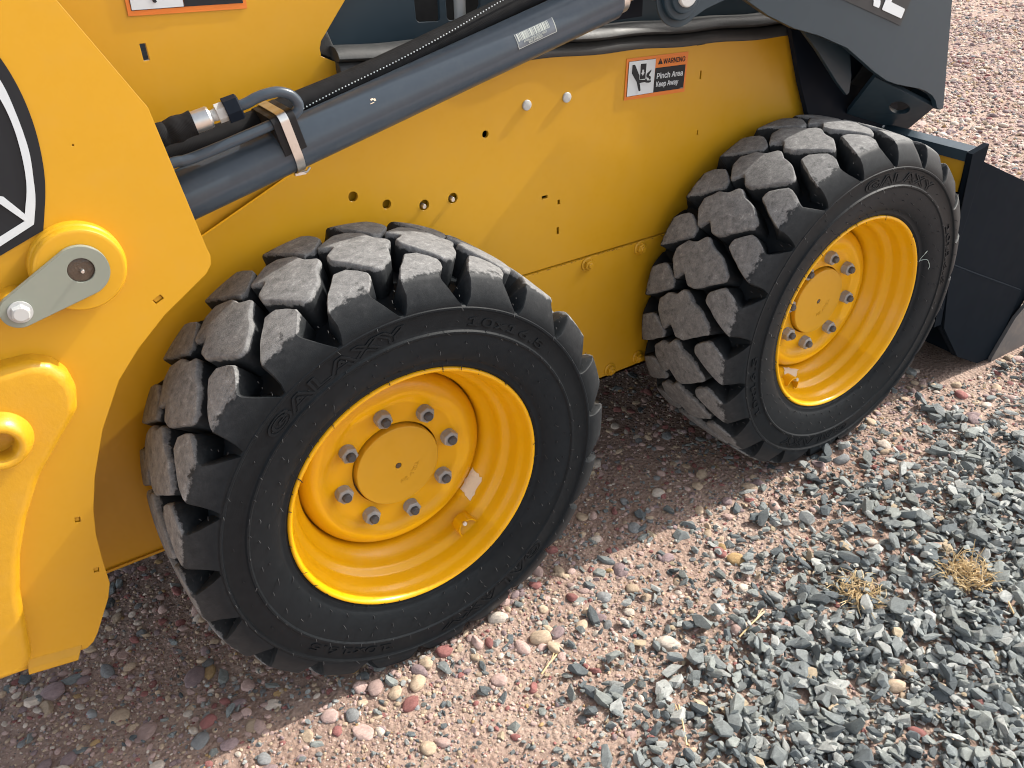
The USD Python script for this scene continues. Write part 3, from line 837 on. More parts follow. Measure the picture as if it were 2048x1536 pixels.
obj('label_print', join(wrapped_text('AT456178 05 20211 6007', cz0 + 0.011, 0.155, 0.0029, 0.043), wrapped_text('MADE IN MEXICO', cz0 + 0.019, 0.045, 0.0029, 0.026),
                        patch(cz1 - 0.0012, cz1, t_lo, t_hi, 0.0005), patch(cz0, cz0 + 0.0007, t_lo, t_hi, 0.0005), patch(cz0, cz1, t_lo, t_lo + 0.02, 0.0005)), 'label_ink', bl, smooth=True)
sc = []
for (s_, t_, w_, h_) in ((0.405, 0.62, 0.004, 0.07), (0.409, 0.55, 0.003, 0.10), (0.402, 0.50, 0.006, 0.03)):
    sc.append(patch(s_, s_ + w_, t_, t_ + h_, 0.0004))
obj('paint_chip', join(*sc), 'paper', lc, smooth=True)

# --- lift arm
la = group('lift_arm', loader)
outer = Polygon([(0.30, 1.215), (0.523, 1.116), (0.770, 1.007), (0.830, 0.976), (0.904, 0.946), (0.981, 0.924), (1.024, 0.908), (1.067, 0.892), (1.119, 0.862), (1.168, 0.833), (1.217, 0.808), (1.252, 0.796), (1.290, 0.786),
                 (1.340, 0.7735), (1.365, 0.765), (1.394, 0.751), (1.412, 0.737), (1.425, 0.719), (1.438, 0.7125), (1.450, 0.7145), (1.386, 0.948), (1.31, 1.22), (1.16, 1.34), (0.30, 1.44)])
obj('outer_plate', plate(outer, 0.140, 0.152), 'slate_paint', la)
obj('front_plate', prism([(1.450, 0.152, 0.7145), (1.386, 0.152, 0.948), (1.31, 0.152, 1.22), (1.31, 0.275, 1.22), (1.386, 0.275, 0.948), (1.450, 0.275, 0.7145)], (-0.010, 0, -0.003)), 'slate_paint', la)
obj('front_edge', tube([(1.4455, 0.1485, 0.7145), (1.3815, 0.1485, 0.948), (1.3055, 0.1485, 1.22)], 0.0085, 20), 'slate_paint', la, smooth=60)
inner_poly = Polygon([(0.95, 0.985), (1.042, 0.912), (1.095, 0.80), (1.151, 0.722), (1.243, 0.680), (1.36, 0.655), (1.479, 0.634), (1.490, 0.634), (1.608, 0.659), (1.59, 0.72), (1.520, 0.924), (1.40, 1.2), (0.95, 1.35)])
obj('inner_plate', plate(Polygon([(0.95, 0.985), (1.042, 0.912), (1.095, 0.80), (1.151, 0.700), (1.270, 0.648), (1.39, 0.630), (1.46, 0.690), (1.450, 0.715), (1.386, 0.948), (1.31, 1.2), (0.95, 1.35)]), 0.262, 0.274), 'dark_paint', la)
# sloping tie plate with its oval opening
A_, B_, C_, D_ = np.array([1.193, 0.153, 0.816]), np.array([1.436, 0.153, 0.716]), np.array([1.512, 0.261, 0.623]), np.array([1.270, 0.261, 0.706])
quad = [A_ + 0.0, B_, C_, D_]
ou, ov = (B_ - A_), (D_ - A_)


def on_tie(u, v):
    return A_ + u * (B_ - A_) * (1 - v) + u * v * (C_ - D_) + v * (D_ - A_)


nn = np.cross(B_ - A_, D_ - A_); nn /= np.linalg.norm(nn)
if nn[1] > 0:
    nn = -nn
un = Polygon([(0, 0), (1, 0), (1, 1), (0, 1)])
e = trimesh.creation.extrude_polygon(un.difference(Polygon([(0.60 + 0.155 * math.cos(t), 0.40 + 0.17 * math.sin(t)) for t in np.linspace(0, 2 * PI, 32, endpoint=False)])), 1.0, engine='earcut')
q = np.array([on_tie(a, b) + nn * -0.010 * c for a, b, c in e.vertices])
k = tm(q, e.faces)
if k.volume < 0:
    k.invert()
obj('tie_plate', k, 'slate_paint', la)
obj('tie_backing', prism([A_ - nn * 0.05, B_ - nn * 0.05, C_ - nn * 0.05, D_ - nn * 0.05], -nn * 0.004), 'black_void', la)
obj('gusset', pl([(0.985, 0.930), (1.040, 0.885), (1.125, 0.807), (1.161, 0.778), (1.168, 0.782), (1.166, 0.815), (1.141, 0.880), (1.06, 0.935)], 0.190, 0.198), 'slate_paint', la)
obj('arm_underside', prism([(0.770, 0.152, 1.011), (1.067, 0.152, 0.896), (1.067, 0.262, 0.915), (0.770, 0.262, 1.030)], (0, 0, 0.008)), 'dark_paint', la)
ex, ez = 0.613, 1.033
eye = unary_union([Point(ex, ez).buffer(0.052, 48), Polygon([(ex - 0.051, ez), (ex - 0.10, 1.16), (ex + 0.15, 1.16), (0.79, 1.005), (0.735, 1.018), (0.672, 1.003), (0.645, 0.992)])])
obj('pivot_lug', plate(rounded(eye, 0.006), 0.137, 0.1395), 'slate_paint', la)
obj('pivot_boss', solid_turned([(0.041, 0.0), (0.041, 0.006), (0.039, 0.008), (0.030, 0.008), (0.029, 0.012), (0.0245, 0.014)], (0, -1, 0), (ex, 0.137, ez), 64), 'slate_paint', la)
obj('pivot_pin', solid_turned([(0.0195, 0.0), (0.0195, 0.018), (0.018, 0.020)], (0, -1, 0), (ex, 0.137, ez), 40), 'zinc', la)
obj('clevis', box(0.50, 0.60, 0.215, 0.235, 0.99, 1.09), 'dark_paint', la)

# block letters running down the arm; the end of the word is in view
LROT = math.atan2(0.932 - 0.958, 1.222 - 1.147)
lh, lw = 0.108, 0.465


def italic(text, x, z, y, grow=0.0, dx=0, dz=0):
    t = meshkit.text_mesh(text, lh, 0.0004, True)
    q = np.array(t.vertices)
    q[:, 0] *= lw / q[:, 0].max()
    q[:, 0] -= lw
    c, s = math.cos(LROT), math.sin(LROT)
    a = q[:, 0] * c - q[:, 1] * s
    b = q[:, 0] * s + q[:, 1] * c
    return tm(np.stack([x + dx + a, y - q[:, 2], z + dz + b], 1), t.faces)


c_, s_ = math.cos(LROT), math.sin(LROT)
word = Polygon([(-lw - 0.006, -0.015), (0.007, -0.015), (0.012, lh + 0.006), (-lw - 0.006, lh + 0.006)])
obj('letter_shadow', plate(Polygon([(1.222 + a * c_ - b * s_, 0.932 + a * s_ + b * c_) for a, b in word.exterior.coords]), 0.1390, 0.1397), 'arm_letter_edge', la)
obj('letters', italic('DEERE', 1.222, 0.932, 0.1384), 'decal_white', la)

# --- quick coupler behind the front tyre
qc = group('quick_coupler', loader)
obj('coupler_plate', prism([(1.412, 0.034, 0.625), (1.408, 0.034, 0.555), (1.408, 0.55, 0.555), (1.412, 0.55, 0.625)], (0.012, 0, 0)), 'yellow_paint', qc)
obj('coupler_step', prism([(1.402, 0.050, 0.557), (1.398, 0.050, 0.500), (1.398, 0.55, 0.500), (1.402, 0.55, 0.557)], (0.022, 0, 0)), 'yellow_paint', qc)
obj('coupler_pin', solid_turned([(0.0045, 0.0), (0.0045, 0.006)], (0, -1, 0), (1.405, 0.034, 0.548), 20), 'nut_steel', qc)

# ------------------------------------------------------------------ wheels
PITCHA = 360.0 / 21
MIDP = [(7.0, 0.172), (4.6, 0.158), (4.4, 0.150), (7.4, 0.132), (7.4, 0.116), (1.6, 0.055), (0.2, 0.054), (-3.4, 0.081), (-5.0, 0.112), (-7.2, 0.132), (-7.0, 0.138), (-4.7, 0.152), (-4.0, 0.176), (-0.8, 0.196), (2.4, 0.195)]
RS = 0.377


def crown(y):
    return 0.3815 - 0.9 * (np.asarray(y) - 0.125) ** 2 * 0.6


def polar(r, th, y):
    return np.stack([r * np.cos(th), y + 0 * r, r * np.sin(th)], -1)


def mid_block(seed):
    g = np.random.default_rng(seed)
    P = Polygon([(math.radians(a) * RS, y) for a, y in MIDP]).buffer(0.0040, join_style=2)
    P = P.buffer(-0.0026).buffer(0.0026).buffer(0.0012).buffer(-0.0012)
    p = ccw(resample(np.array(P.exterior.coords)[:-1], 84))
    n = ring_normals(p)
    for _ in range(3):
        n = (np.roll(n, 1, 0) + n * 2 + np.roll(n, -1, 0)); n /= np.linalg.norm(n, axis=1, keepdims=True)
    p = p + n * (0.0022 * (meshkit.noise(np.c_[p * 90, np.full(len(p), seed * 3.7)], seed) - 0.5))[:, None]
    rings = []
    for d, dr in ((0.0035, -0.056), (0.0018, -0.024), (0.0005, -0.006), (0.0, -0.0028), (-0.0012, -0.0009), (-0.003, 0.0)):
        q = p + n * d
        rings.append((q, dr))
    R3 = [polar(crown(q[:, 1]) + dr, q[:, 0] / RS, q[:, 1]) for q, dr in rings]
    v, f = stack_rings(R3)
    a, t = fill(rings[-1][0], 0.008)
    h = crown(a[:, 1]) + np.r_[np.zeros(len(p)), 0.0016 * (meshkit.fbm(np.c_[a[len(p):] * 50, np.full(len(a) - len(p), seed * 1.3)], 2, seed) - 0.5)]
    base = len(v)
    v = np.vstack([v, polar(h, a[:, 0] / RS, a[:, 1])])
    f = np.vstack([f, t + base])
    k = tm(v, f)
    k.merge_vertices(digits_vertex=6)
    if k.face_normals[-1] @ np.array([1.0, 0, 0]) < 0:
        k.invert()
    return k


# stations of a shoulder block: outer point (r, y), buried point (r, y), angle range
SH = [((0.3765, 0.0800), (0.326, 0.083), -1.8, 0.3), ((0.3785, 0.0755), (0.326, 0.080), -2.8, 0.8), ((0.3785, 0.060), (0.326, 0.062), -4.6, 2.2), ((0.3780, 0.047), (0.326, 0.050), -5.8, 3.5),
      ((0.3775, 0.037), (0.326, 0.042), -5.7, 4.5), ((0.3765, 0.022), (0.326, 0.034), -4.6, 5.8), ((0.3745, 0.0095), (0.326, 0.030), -3.3, 6.8), ((0.3715, 0.0030), (0.326, 0.028), -2.6, 7.2),
      ((0.3665, -0.0025), (0.326, 0.026), -2.7, 7.2), ((0.354, -0.0095), (0.325, 0.020), -4.3, 7.2), ((0.342, -0.0150), (0.322, 0.010), -6.0, 7.5), ((0.332, -0.0185), (0.320, 0.0), -7.6, 8.2), ((0.325, -0.0180), (0.317, -0.008), -8.4, 8.7)]


def shoulder_block(mirror_y, seed):
    rows, NS = [], 9
    g = np.random.default_rng(seed)
    for (ro, yo), (rb, yb), t0, t1 in SH:
        dr = math.degrees(0.0035 / 0.37)
        ang, rad, yy_ = [], [], []
        row = []
        dra = 0.9 if ro > 0.345 else 0.6
        j0, j1 = g.uniform(-0.12, 0.12, 2)
        t0, t1 = t0 + j0, t1 + j1
        row.append((rb, yb, t0 - dra)); row.append((ro - 0.35 * (ro - rb), yo + 0.35 * (yb - yo), t0 - dra * 0.35))
        row.append((ro - 0.0022, yo + (0.0015 if ro < 0.37 else 0), t0 - 0.02))
        for s in np.linspace(0, 1, NS):
            row.append((ro, yo, t0 + 0.35 + s * (t1 - t0 - 0.7)))
        row.append((ro - 0.0022, yo + (0.0015 if ro < 0.37 else 0), t1 + 0.02))
        row.append((ro - 0.35 * (ro - rb), yo + 0.35 * (yb - yo), t1 + dra * 0.35)); row.append((rb, yb, t1 + dra))
        rows.append(row)
    n = len(rows[0])
    P = np.array(rows)
    if mirror_y:
        P[..., 1] = 0.252 - P[..., 1]
    th = np.radians(P[..., 2])
    v = np.stack([P[..., 0] * np.cos(th), P[..., 1], P[..., 0] * np.sin(th)], -1)
    k = len(rows)
    V = v.reshape(-1, 3)
    i, j = np.meshgrid(np.arange(k - 1), np.arange(n - 1), indexing='ij')
    a = (i * n + j).ravel()
    F = np.vstack([np.stack([a, a + n, a + n + 1], 1), np.stack([a, a + n + 1, a + 1], 1)])
    # close the inner tip with a fan
    b = len(V)
    tip = np.array([[P[0, :, 0].min() * 1.0, P[0, 0, 1], 0]])
    c = v[0].mean(0)
    V = np.vstack([V, c])
    F = np.vstack([F, [[q, q + 1, b] for q in range(n - 1)], [[n - 1, 0, b]]])
    mm = tm(V, F)
    mm.merge_vertices(digits_vertex=7)
    probe = 3 * 0 + n * 4 + n // 2
    fi = np.argmax(mm.face_normals @ np.array([1.0, 0, 0]) * 0 + np.abs((mm.triangles_center - v[4, n // 2])).sum(1) * -1)
    if mm.face_normals[fi] @ v[4, n // 2] < 0:
        mm.invert()
    return mm


CARC = [(0.2195, 0.010), (0.2225, 0.001), (0.2275, -0.0025), (0.2330, -0.0030), (0.2365, -0.0050), (0.2400, -0.0085), (0.252, -0.0130), (0.268, -0.0168), (0.281, -0.0185), (0.2845, -0.0188), (0.2870, -0.0212), (0.2895, -0.0212),
        (0.2915, -0.0178), (0.296, -0.0168), (0.316, -0.0158), (0.3215, -0.0163), (0.3240, -0.0192), (0.3268, -0.0195), (0.3295, -0.0165), (0.3300, -0.009), (0.3290, 0.004), (0.3300, 0.03), (0.3315, 0.07), (0.3320, 0.125)]
CARC = CARC + [(r, 0.25 - y) for r, y in CARC[::-1][1:]]


def lathe_y(profile, n=160):
    p = np.asarray(profile, float)
    an = np.linspace(0, 2 * PI, n, endpoint=False)
    rings = [polar(np.full(n, r), an, np.full(n, y)) for r, y in p]
    v, f = stack_rings(rings)
    return tm(v, f)


def outward(k, probe_index=None):
    return k


def arc_text(text, r, th0, height, y, width_deg, depth=0.0020, bold=True):
    """raised letters round the side wall, reading clockwise as seen from outside, starting at th0 (degrees)"""
    t = meshkit.text_mesh(text, height, depth, bold)
    t = t.subdivide_to_size(0.006) if hasattr(t, 'subdivide_to_size') else t
    q = np.array(t.vertices)
    w = math.radians(width_deg) * (r + height / 2)
    q[:, 0] *= w / q[:, 0].max()
    th = math.radians(th0) - q[:, 0] / (r + height / 2)
    rad = r + q[:, 1]
    return tm(np.stack([rad * np.cos(th), y - q[:, 2], rad * np.sin(th)], 1), t.faces)


def outline_text(text, r, th0, height, y, width_deg):
    """hollow moulded letters: thin raised outlines"""
    t = meshkit.text_mesh(text, height, 0.001, True)
    # the letters' footprint, from the faces lying on the base plane
    tv, tf = np.array(t.vertices), np.array(t.faces)
    flat = tf[np.all(tv[tf][:, :, 2] < 1e-6, axis=1)]
    shape = unary_union([Polygon(tv[q_][:, :2]).buffer(1e-5) for q_ in flat])
    rim = shape.buffer(0.0010).difference(shape.buffer(-0.0009))
    parts = [trimesh.creation.extrude_polygon(g_, 0.0022, engine='earcut') for g_ in getattr(rim, 'geoms', [rim])]
    e_ = join(*parts).subdivide_to_size(0.006)
    q = np.array(e_.vertices)
    xmax = tv[:, 0].max()
    q[:, 0] *= math.radians(width_deg) * (r + height / 2) / xmax
    th = math.radians(th0) - q[:, 0] / (r + height / 2)
    rad = r + q[:, 1]
    return tm(np.stack([rad * np.cos(th), y - q[:, 2], rad * np.sin(th)], 1), e_.faces)


def rim_face(r):
    """outer surface y of the wall at radius r (for hairs)"""
    c = np.array(CARC[:24])
    o = np.argsort(c[:, 0])
    return np.interp(r, c[o, 0], c[o, 1])


def wheel(name, cx, phase, bolt_phase, valve_deg, text_deg, size_deg, seed, label):
    w = group(name, loader, loc=(cx, 0, HUB_Z), label=label)
    ty = lathe_y(CARC, 200)
    if ty.face_normals[len(ty.faces) // 2] @ ty.triangles_center[len(ty.faces) // 2] < 0:
        ty.invert()
    obj('tyre', ty, 'tyre_rubber', w, smooth=28)
    rot = lambda k, deg: k.copy().apply_transform(trimesh.transformations.rotation_matrix(-math.radians(deg), (0, 1, 0)))
    mids = [mid_block(seed * 10 + q) for q in range(4)]
    shs = [shoulder_block(False, seed * 10 + q) for q in range(4)]
    fars = [shoulder_block(True, seed * 10 + q) for q in range(3)]
    g = np.random.default_rng(seed)
    for i in range(21):
        a = phase + i * PITCHA
        obj('tread_block', rot(mids[g.integers(4)], a + 7.1), 'tyre_rubber', w, smooth=35)
        obj('tread_block', rot(shs[g.integers(4)], a - 0.5), 'tyre_rubber', w, smooth=35)
        obj('tread_block', rot(fars[g.integers(3)], a + 0.6), 'tyre_rubber', w, smooth=35)
    # moulded lettering
    obj('moulded_lettering', join(outline_text('GALAXY', 0.2955, text_deg, 0.0185, -0.0155, 45.0), outline_text('GALAXY', 0.2955, text_deg + 180, 0.0185, -0.0155, 45.0),
                                  arc_text('10x16.5', 0.2985, size_deg, 0.0125, -0.0160, 31.0), arc_text('10x16.5', 0.2985, size_deg + 180, 0.0125, -0.0160, 31.0)), 'tyre_rubber', w)
    # rubber hairs left by the mould
    hairs = []
    for ring_r, cnt, ln in ((0.2245, 44, 0.013), (0.2385, 54, 0.012), (0.258, 46, 0.012), (0.2885, 56, 0.009), (0.3265, 63, 0.010), (0.342, 63, 0.008), (0.352, 63, 0.007), (0.362, 63, 0.006), (0.272, 36, 0.009), (0.306, 30, 0.006)):
        for q in range(cnt):
            if g.random() < 0.10:
                continue
            r = ring_r + g.normal(0, 0.0015)
            th = 2 * PI * (q + 0.3 * g.random()) / cnt
            y0 = rim_face(min(r, 0.329)) if r < 0.33 else np.interp(r, [0.331, 0.340, 0.352, 0.364], [-0.015, -0.011, -0.005, 0.0015])
            o = np.array([r * math.cos(th), y0 + 0.0005, r * math.sin(th)])
            lean = np.array([g.normal(0, 0.35), -1.0, -0.35 + g.normal(0, 0.35)])
            lean /= np.linalg.norm(lean)
            L = ln * g.uniform(0.4, 0.9)
            bend = np.array([g.normal(0, 0.12), 0, -0.12 + g.normal(0, 0.15)]) * L
            if r < 0.232:
                lean = np.array([-math.cos(th), -0.45, -math.sin(th)]) + g.normal(0, 0.22, 3)
                lean /= np.linalg.norm(lean)
            pts = [o, o + lean * L * 0.55, o + lean * L * 0.85 + bend]
            hairs.append(tube(pts, [0.00075, 0.0007, 0.0005], 5))
    obj('rubber_hair', join(*hairs), 'hair_rubber', w, smooth=60, kind='stuff')
    # rim
    RIM = [(0.2205, 0.012), (0.2222, 0.004), (0.2222, 0.0005), (0.2208, -0.0022), (0.2182, -0.0028), (0.2155, -0.0006), (0.2135, 0.004), (0.2120, 0.012), (0.2095, 0.019), (0.2060, 0.0235), (0.2035, 0.031), (0.2020, 0.044), (0.1990, 0.049), (0.1925, 0.0535),
           (0.1885, 0.058), (0.1870, 0.066), (0.1850, 0.074), (0.1790, 0.082), (0.1735, 0.089), (0.1705, 0.097), (0.1695, 0.110), (0.1695, 0.150), (0.19, 0.20), (0.215, 0.245)]
    rim = lathe_y(RIM, 200)
    q = len(RIM) // 3 * 400
    if rim.face_normals[q] @ (rim.triangles_center[q] * (1, 0, 1)) > 0:
        rim.invert()
    obj('rim', rim, 'wheel_yellow', w, smooth=60)
    NA = 240
    an = np.linspace(0, 2 * PI, NA, endpoint=False)
    rings = []
    for r, y in [(0.1690, 0.118), (0.1675, 0.106), (0.1655, 0.0995), (0.162, 0.0940), (0.157, 0.0895), (0.151, 0.0860), (0.144, 0.0838), (0.137, 0.0838), (0.131, 0.0865), (0.126, 0.0895), (0.121, 0.0910), (0.114, 0.0912), (0.1016, 0.0910), (0.090, 0.0910), (0.0795, 0.0915), (0.0790, 0.103)]:
        lump = 0.0
        if 0.108 < r < 0.140:
            k = math.exp(-((r - 0.1265) / 0.007) ** 2)
            lump = -0.0032 * k * (0.5 + 0.5 * np.cos(8 * (an - bolt_phase)))
        if 0.085 < r < 0.116:
            k = math.exp(-((r - 0.1016) / 0.008) ** 2)
            lump = lump - 0.0008 * k * (0.5 + 0.5 * np.cos(8 * (an - bolt_phase)))
        rings.append(polar(np.full(NA, r), an, np.full(NA, y) + lump))
    v, f = stack_rings(rings)
    dk = tm(v, f)
    if dk.face_normals[12 * 2 * NA][1] > 0:
        dk.invert()
    obj('wheel_disc', dk, 'wheel_yellow', w, smooth=50)
    cap = solid_turned([(0.0765, 0.0), (0.0765, 0.026), (0.0755, 0.0285), (0.0740, 0.0295), (0.0560, 0.0295), (0.0545, 0.0287), (0.0060, 0.0287), (0.0050, 0.0275), (0.0046, 0.022)], (0, -1, 0), (0, 0.110, 0), 96)
    obj('hub_cap', cap, 'yellow_paint', w, smooth=40)
    obj('hub_centre_hole', solid_turned([(0.0047, 0), (0.0047, 0.0064)], (0, -1, 0), (0, 0.0880, 0), 20), 'grease', w)
    emb = arc_text('T0LV 2H', 0.030, -8, 0.0075, 0.0815, 80.0, 0.0007, False)
    obj('cap_casting_mark', emb, 'yellow_paint', w)
    for i in range(8):
        th = bolt_phase - i * PI / 4
        x, z = 0.1016 * math.cos(th), 0.1016 * math.sin(th)
        nut = join(solid_turned([(0.0140, 0.0), (0.0138, 0.0015), (0.0134, 0.003)], (0, -1, 0), (x, 0.0910, z), 32), hexnut(0.0149, 0.0022, 0.0165, (0, -1, 0), (x, 0.0910, z), g.uniform(0, 1.0)))
        obj('lug_nut', nut, 'nut_steel', w)
        obj('wheel_stud', solid_turned([(0.0078, 0.015), (0.0078, 0.0220), (0.0066, 0.0235), (0.0060, 0.0245)], (0, -1, 0), (x, 0.0910, z), 28), 'stud_steel', w)
    # valve with its guard on the well of the rim
    vt = math.radians(valve_deg)
    er, et = np.array([math.cos(vt), 0, math.sin(vt)]), np.array([-math.sin(vt), 0, math.cos(vt)])
    o = er * 0.1905 + np.array([0, 0.050, 0])
    so = er * 0.186 + np.array([0, 0.068, 0])
    sd = np.array([0, -1.0, 0]) * 0.80 - er * 0.28 + et * 0.05
    obj('valve_stem', join(solid_turned([(0.0085, 0.0), (0.0085, 0.003), (0.006, 0.004)], -er, so + er * 0.003, 24), hexnut(0.0068, 0.002, 0.009, sd, so, 0.2), solid_turned([(0.0040, 0.008), (0.0040, 0.016), (0.0028, 0.0165), (0.0028, 0.022), (0.0046, 0.0225), (0.0046, 0.0295), (0.0036, 0.031)], sd, so, 24)), 'bright_steel', w)
    arc = []
    for t in np.linspace(-0.25, PI + 0.25, 26):
        cth = 0.0195 * math.cos(t)
        rr_ = -(0.0195 * math.sin(t) if 0 <= t <= PI else 0.0195 * math.sin(t))
        arc.append((cth, rr_))
    arc = np.array([(0.0195 * math.cos(t), -0.0215 * math.sin(t)) for t in np.linspace(-0.15, PI + 0.15, 26)])
    th_ = ring = []
    inn, out_ = arc * 0.88, arc
    cross = np.vstack([out_, inn[::-1]])
    g0 = [o + et * a + er * (b + 0.004) + np.array([0, -0.008, 0]) for a, b in cross]
    g1 = [p_ + np.array([0, 0.024, 0]) for p_ in g0]
    n = len(cross)
    V = np.vstack([g0, g1])
    F = []
    m_ = n // 2
    for i in range(n):
        j = (i + 1) % n
        F += [[i, j, n + j], [i, n + j, n + i]]
    for i in range(m_ - 1):
        a, b, c, d = i, i + 1, n - 2 - i, n - 1 - i
        F += [[a, c, b], [a, d, c], [n + a, n + b, n + c], [n + a, n + c, n + d]]
    gd = tm(V, F)
    if gd.volume < 0:
        gd.invert()
    obj('valve_guard', gd, 'wheel_yellow', w)
    return w, g


def rim_patch(w, quad, n=8, lift=0.0008):
    """a scrap of tape lying on the rim well: quad in (degrees, y), follows the rim"""
    yr = [0.058, 0.066, 0.074, 0.082, 0.089, 0.097, 0.110]
    rr_ = [0.1885, 0.1870, 0.1850, 0.1790, 0.1735, 0.1705, 0.1695]
    g = np.random.default_rng(3)
    V = []
    for i in range(n):
        for j in range(n):
            u, v_ = i / (n - 1), j / (n - 1)
            p = (1 - u) * (1 - v_) * np.array(quad[0]) + u * (1 - v_) * np.array(quad[1]) + u * v_ * np.array(quad[2]) + (1 - u) * v_ * np.array(quad[3])
            if i in (0, n - 1) or j in (0, n - 1):
                p = p + g.normal(0, 1, 2) * (0.35, 0.0010)
            r = np.interp(p[1], yr, rr_) - lift
            t = math.radians(p[0])
            V.append((r * math.cos(t), p[1] - 0.0004, r * math.sin(t)))
    i, j = np.meshgrid(np.arange(n - 1), np.arange(n - 1), indexing='ij')
    a = (i * n + j).ravel()
    obj('paper_tag', tm(V, np.vstack([np.stack([a, a + n, a + n + 1], 1), np.stack([a, a + n + 1, a + 1], 1)])), 'paper', w)


w0, _ = wheel('wheel', 0.0, 100.1, 1.7344, -57.5, 136.5, 72.5, 1, 'rear wheel with black lugged tyre and deep yellow rim')
rim_patch(w0, [(-28.3, 0.099), (-30.6, 0.076), (-46.0, 0.074), (-44.0, 0.099)])
w1, _ = wheel('wheel', BASE_X, 95.0, 1.3851, -118.0, 101.0, 30.0, 2, 'front wheel with black lugged tyre and deep yellow rim')
rim_patch(w1, [(-97, 0.088), (-104, 0.070), (-117, 0.074), (-112, 0.098)])
thr = np.array([(0.212, 18.5), (0.222, 18.0), (0.233, 18.3), (0.244, 17.2), (0.249, 13.0), (0.247, 11.2)])
thr2 = np.array([(0.226, 18.0), (0.231, 20.0), (0.240, 22.6), (0.243, 23.6), (0.238, 22.3)])
lines = []
for q in (thr, thr2):
    lines.append(tube(catmull([(r * math.cos(math.radians(t)), rim_face(r) - 0.0012, r * math.sin(math.radians(t))) for r, t in q], 6), 0.0005, 6))
obj('thread', join(*lines), 'thread', w1)

# ------------------------------------------------------------------ bucket
bk = group('loader_bucket', loc=(0, 0, 0), label='dark navy steel bucket lying on the gravel ahead of the front tyre', category='bucket')
by = 0.020
obj('side_plate', pl([(1.445, 0.625), (1.665, 0.532), (1.86, 0.43), (1.98, 0.30), (1.875, 0.170), (1.782, 0.004), (1.70, 0.010), (1.585, 0.070), (1.475, 0.19), (1.437, 0.40)], by, by + 0.012), 'bucket_paint', bk)
obj('side_doubler', pl([(1.436, 0.372), (1.816, 0.196), (1.778, 0.004), (1.70, 0.010), (1.585, 0.070), (1.478, 0.19), (1.440, 0.33)], by - 0.006, by - 0.0005), 'bucket_paint', bk)
obj('weld_bead', tube([(1.437, by - 0.002, 0.374), (1.55, by - 0.003, 0.3205), (1.69, by - 0.003, 0.256), (1.815, by - 0.002, 0.198)], 0.0035, 10), 'bucket_paint', bk)
obj('rear_flange', prism([(1.398, by - 0.004, 0.648), (1.455, by - 0.004, 0.660), (1.4495, by - 0.004, 0.50), (1.438, by - 0.004, 0.38), (1.462, by - 0.004, 0.205), (1.434, by - 0.004, 0.205), (1.425, by - 0.004, 0.40)], (0, 0.014, 0)), 'bucket_paint', bk)
obj('wear_plate', pl([(1.812, 0.120), (1.845, 0.145), (1.93, 0.29), (2.08, 0.20), (2.05, 0.02), (1.96, -0.004), (1.752, -0.004), (1.752, 0.012)], by - 0.016, by - 0.0065), 'bare_steel', bk)
obj('side_plate', pl([(1.445, 0.625), (1.665, 0.532), (1.86, 0.43), (1.98, 0.30), (1.875, 0.170), (1.782, 0.004), (1.70, 0.010), (1.585, 0.070), (1.475, 0.19), (1.437, 0.40)], 1.50, 1.512), 'bucket_paint', bk)
obj('back_plate', prism([(1.447, 0.033, 0.630), (1.436, 0.033, 0.40), (1.436, 1.5, 0.40), (1.447, 1.5, 0.630)], (0.008, 0, 0)), 'bucket_paint', bk)
obj('lower_back_plate', prism([(1.436, 0.033, 0.40), (1.475, 0.033, 0.19), (1.585, 0.033, 0.070), (1.70, 0.033, 0.010), (1.70, 1.5, 0.010), (1.585, 1.5, 0.070), (1.475, 1.5, 0.19), (1.436, 1.5, 0.40)], (0.010, 0, 0.004)), 'bucket_paint', bk)
obj('floor_plate', prism([(1.705, 0.033, 0.004), (2.02, 0.033, 0.0), (2.02, 1.5, 0.0), (1.705, 1.5, 0.004)], (0, 0, 0.010)), 'bucket_paint', bk)
tb = []
for y_ in (0.012, 1.51):
    pass
tb = prism([(1.402, 0.031, 0.650), (1.438, 0.031, 0.654), (1.446, 0.031, 0.648), (1.446, 0.031, 0.632), (1.402, 0.031, 0.627)], (0, 1.47, 0))
obj('top_bar', tb, 'slate_paint', bk)

# ------------------------------------------------------------------ gravel
G = np.random.default_rng(77)


def slate_shape(seed):
    g = np.random.default_rng(seed)
    n = g.integers(14, 22)
    p = g.normal(size=(n, 3))
    p /= np.linalg.norm(p, axis=1, keepdims=True)
    p *= g.uniform(0.8, 1.12, (n, 1))
    p[:, 2] = np.clip(p[:, 2] * 1.7, -1, 1) + p[:, 0] * g.normal(0, 0.12)
    p[:, 0] = np.clip(p[:, 0] * 1.15, -1, 1)
    p *= np.array([1.0, g.uniform(0.45, 0.82), g.uniform(0.14, 0.42)]) * 0.5
    h = ConvexHull(p)
    k = trimesh.convex.convex_hull(p)
    return k


def pebble_shape(seed, sub=2):
    g = np.random.default_rng(seed)
    k = trimesh.creation.icosphere(sub, 1.0)
    v = np.array(k.vertices)
    a = np.sign(v) * np.abs(v) ** g.uniform(0.8, 1.0)
    v = a / np.linalg.norm(a, axis=1, keepdims=True)
    v *= (1 + 0.5 * (meshkit.fbm(v * 1.3 + seed, 2, seed) - 0.5))[:, None]
    if g.random() < 0.45:                      # a broken face
        d = g.normal(size=3); d /= np.linalg.norm(d)
        s = v @ d
        lim = g.uniform(0.35, 0.7)
        v = v - np.maximum(0, s - lim)[:, None] * d
    v *= np.array([1.0, g.uniform(0.6, 0.9), g.uniform(0.4, 0.7)]) * 0.5
    return tm(v, k.faces)


SL = [slate_shape(q) for q in range(20)]
PB = [pebble_shape(100 + q, 2) for q in range(10)]
PS = [pebble_shape(200 + q, 1) for q in range(6)]


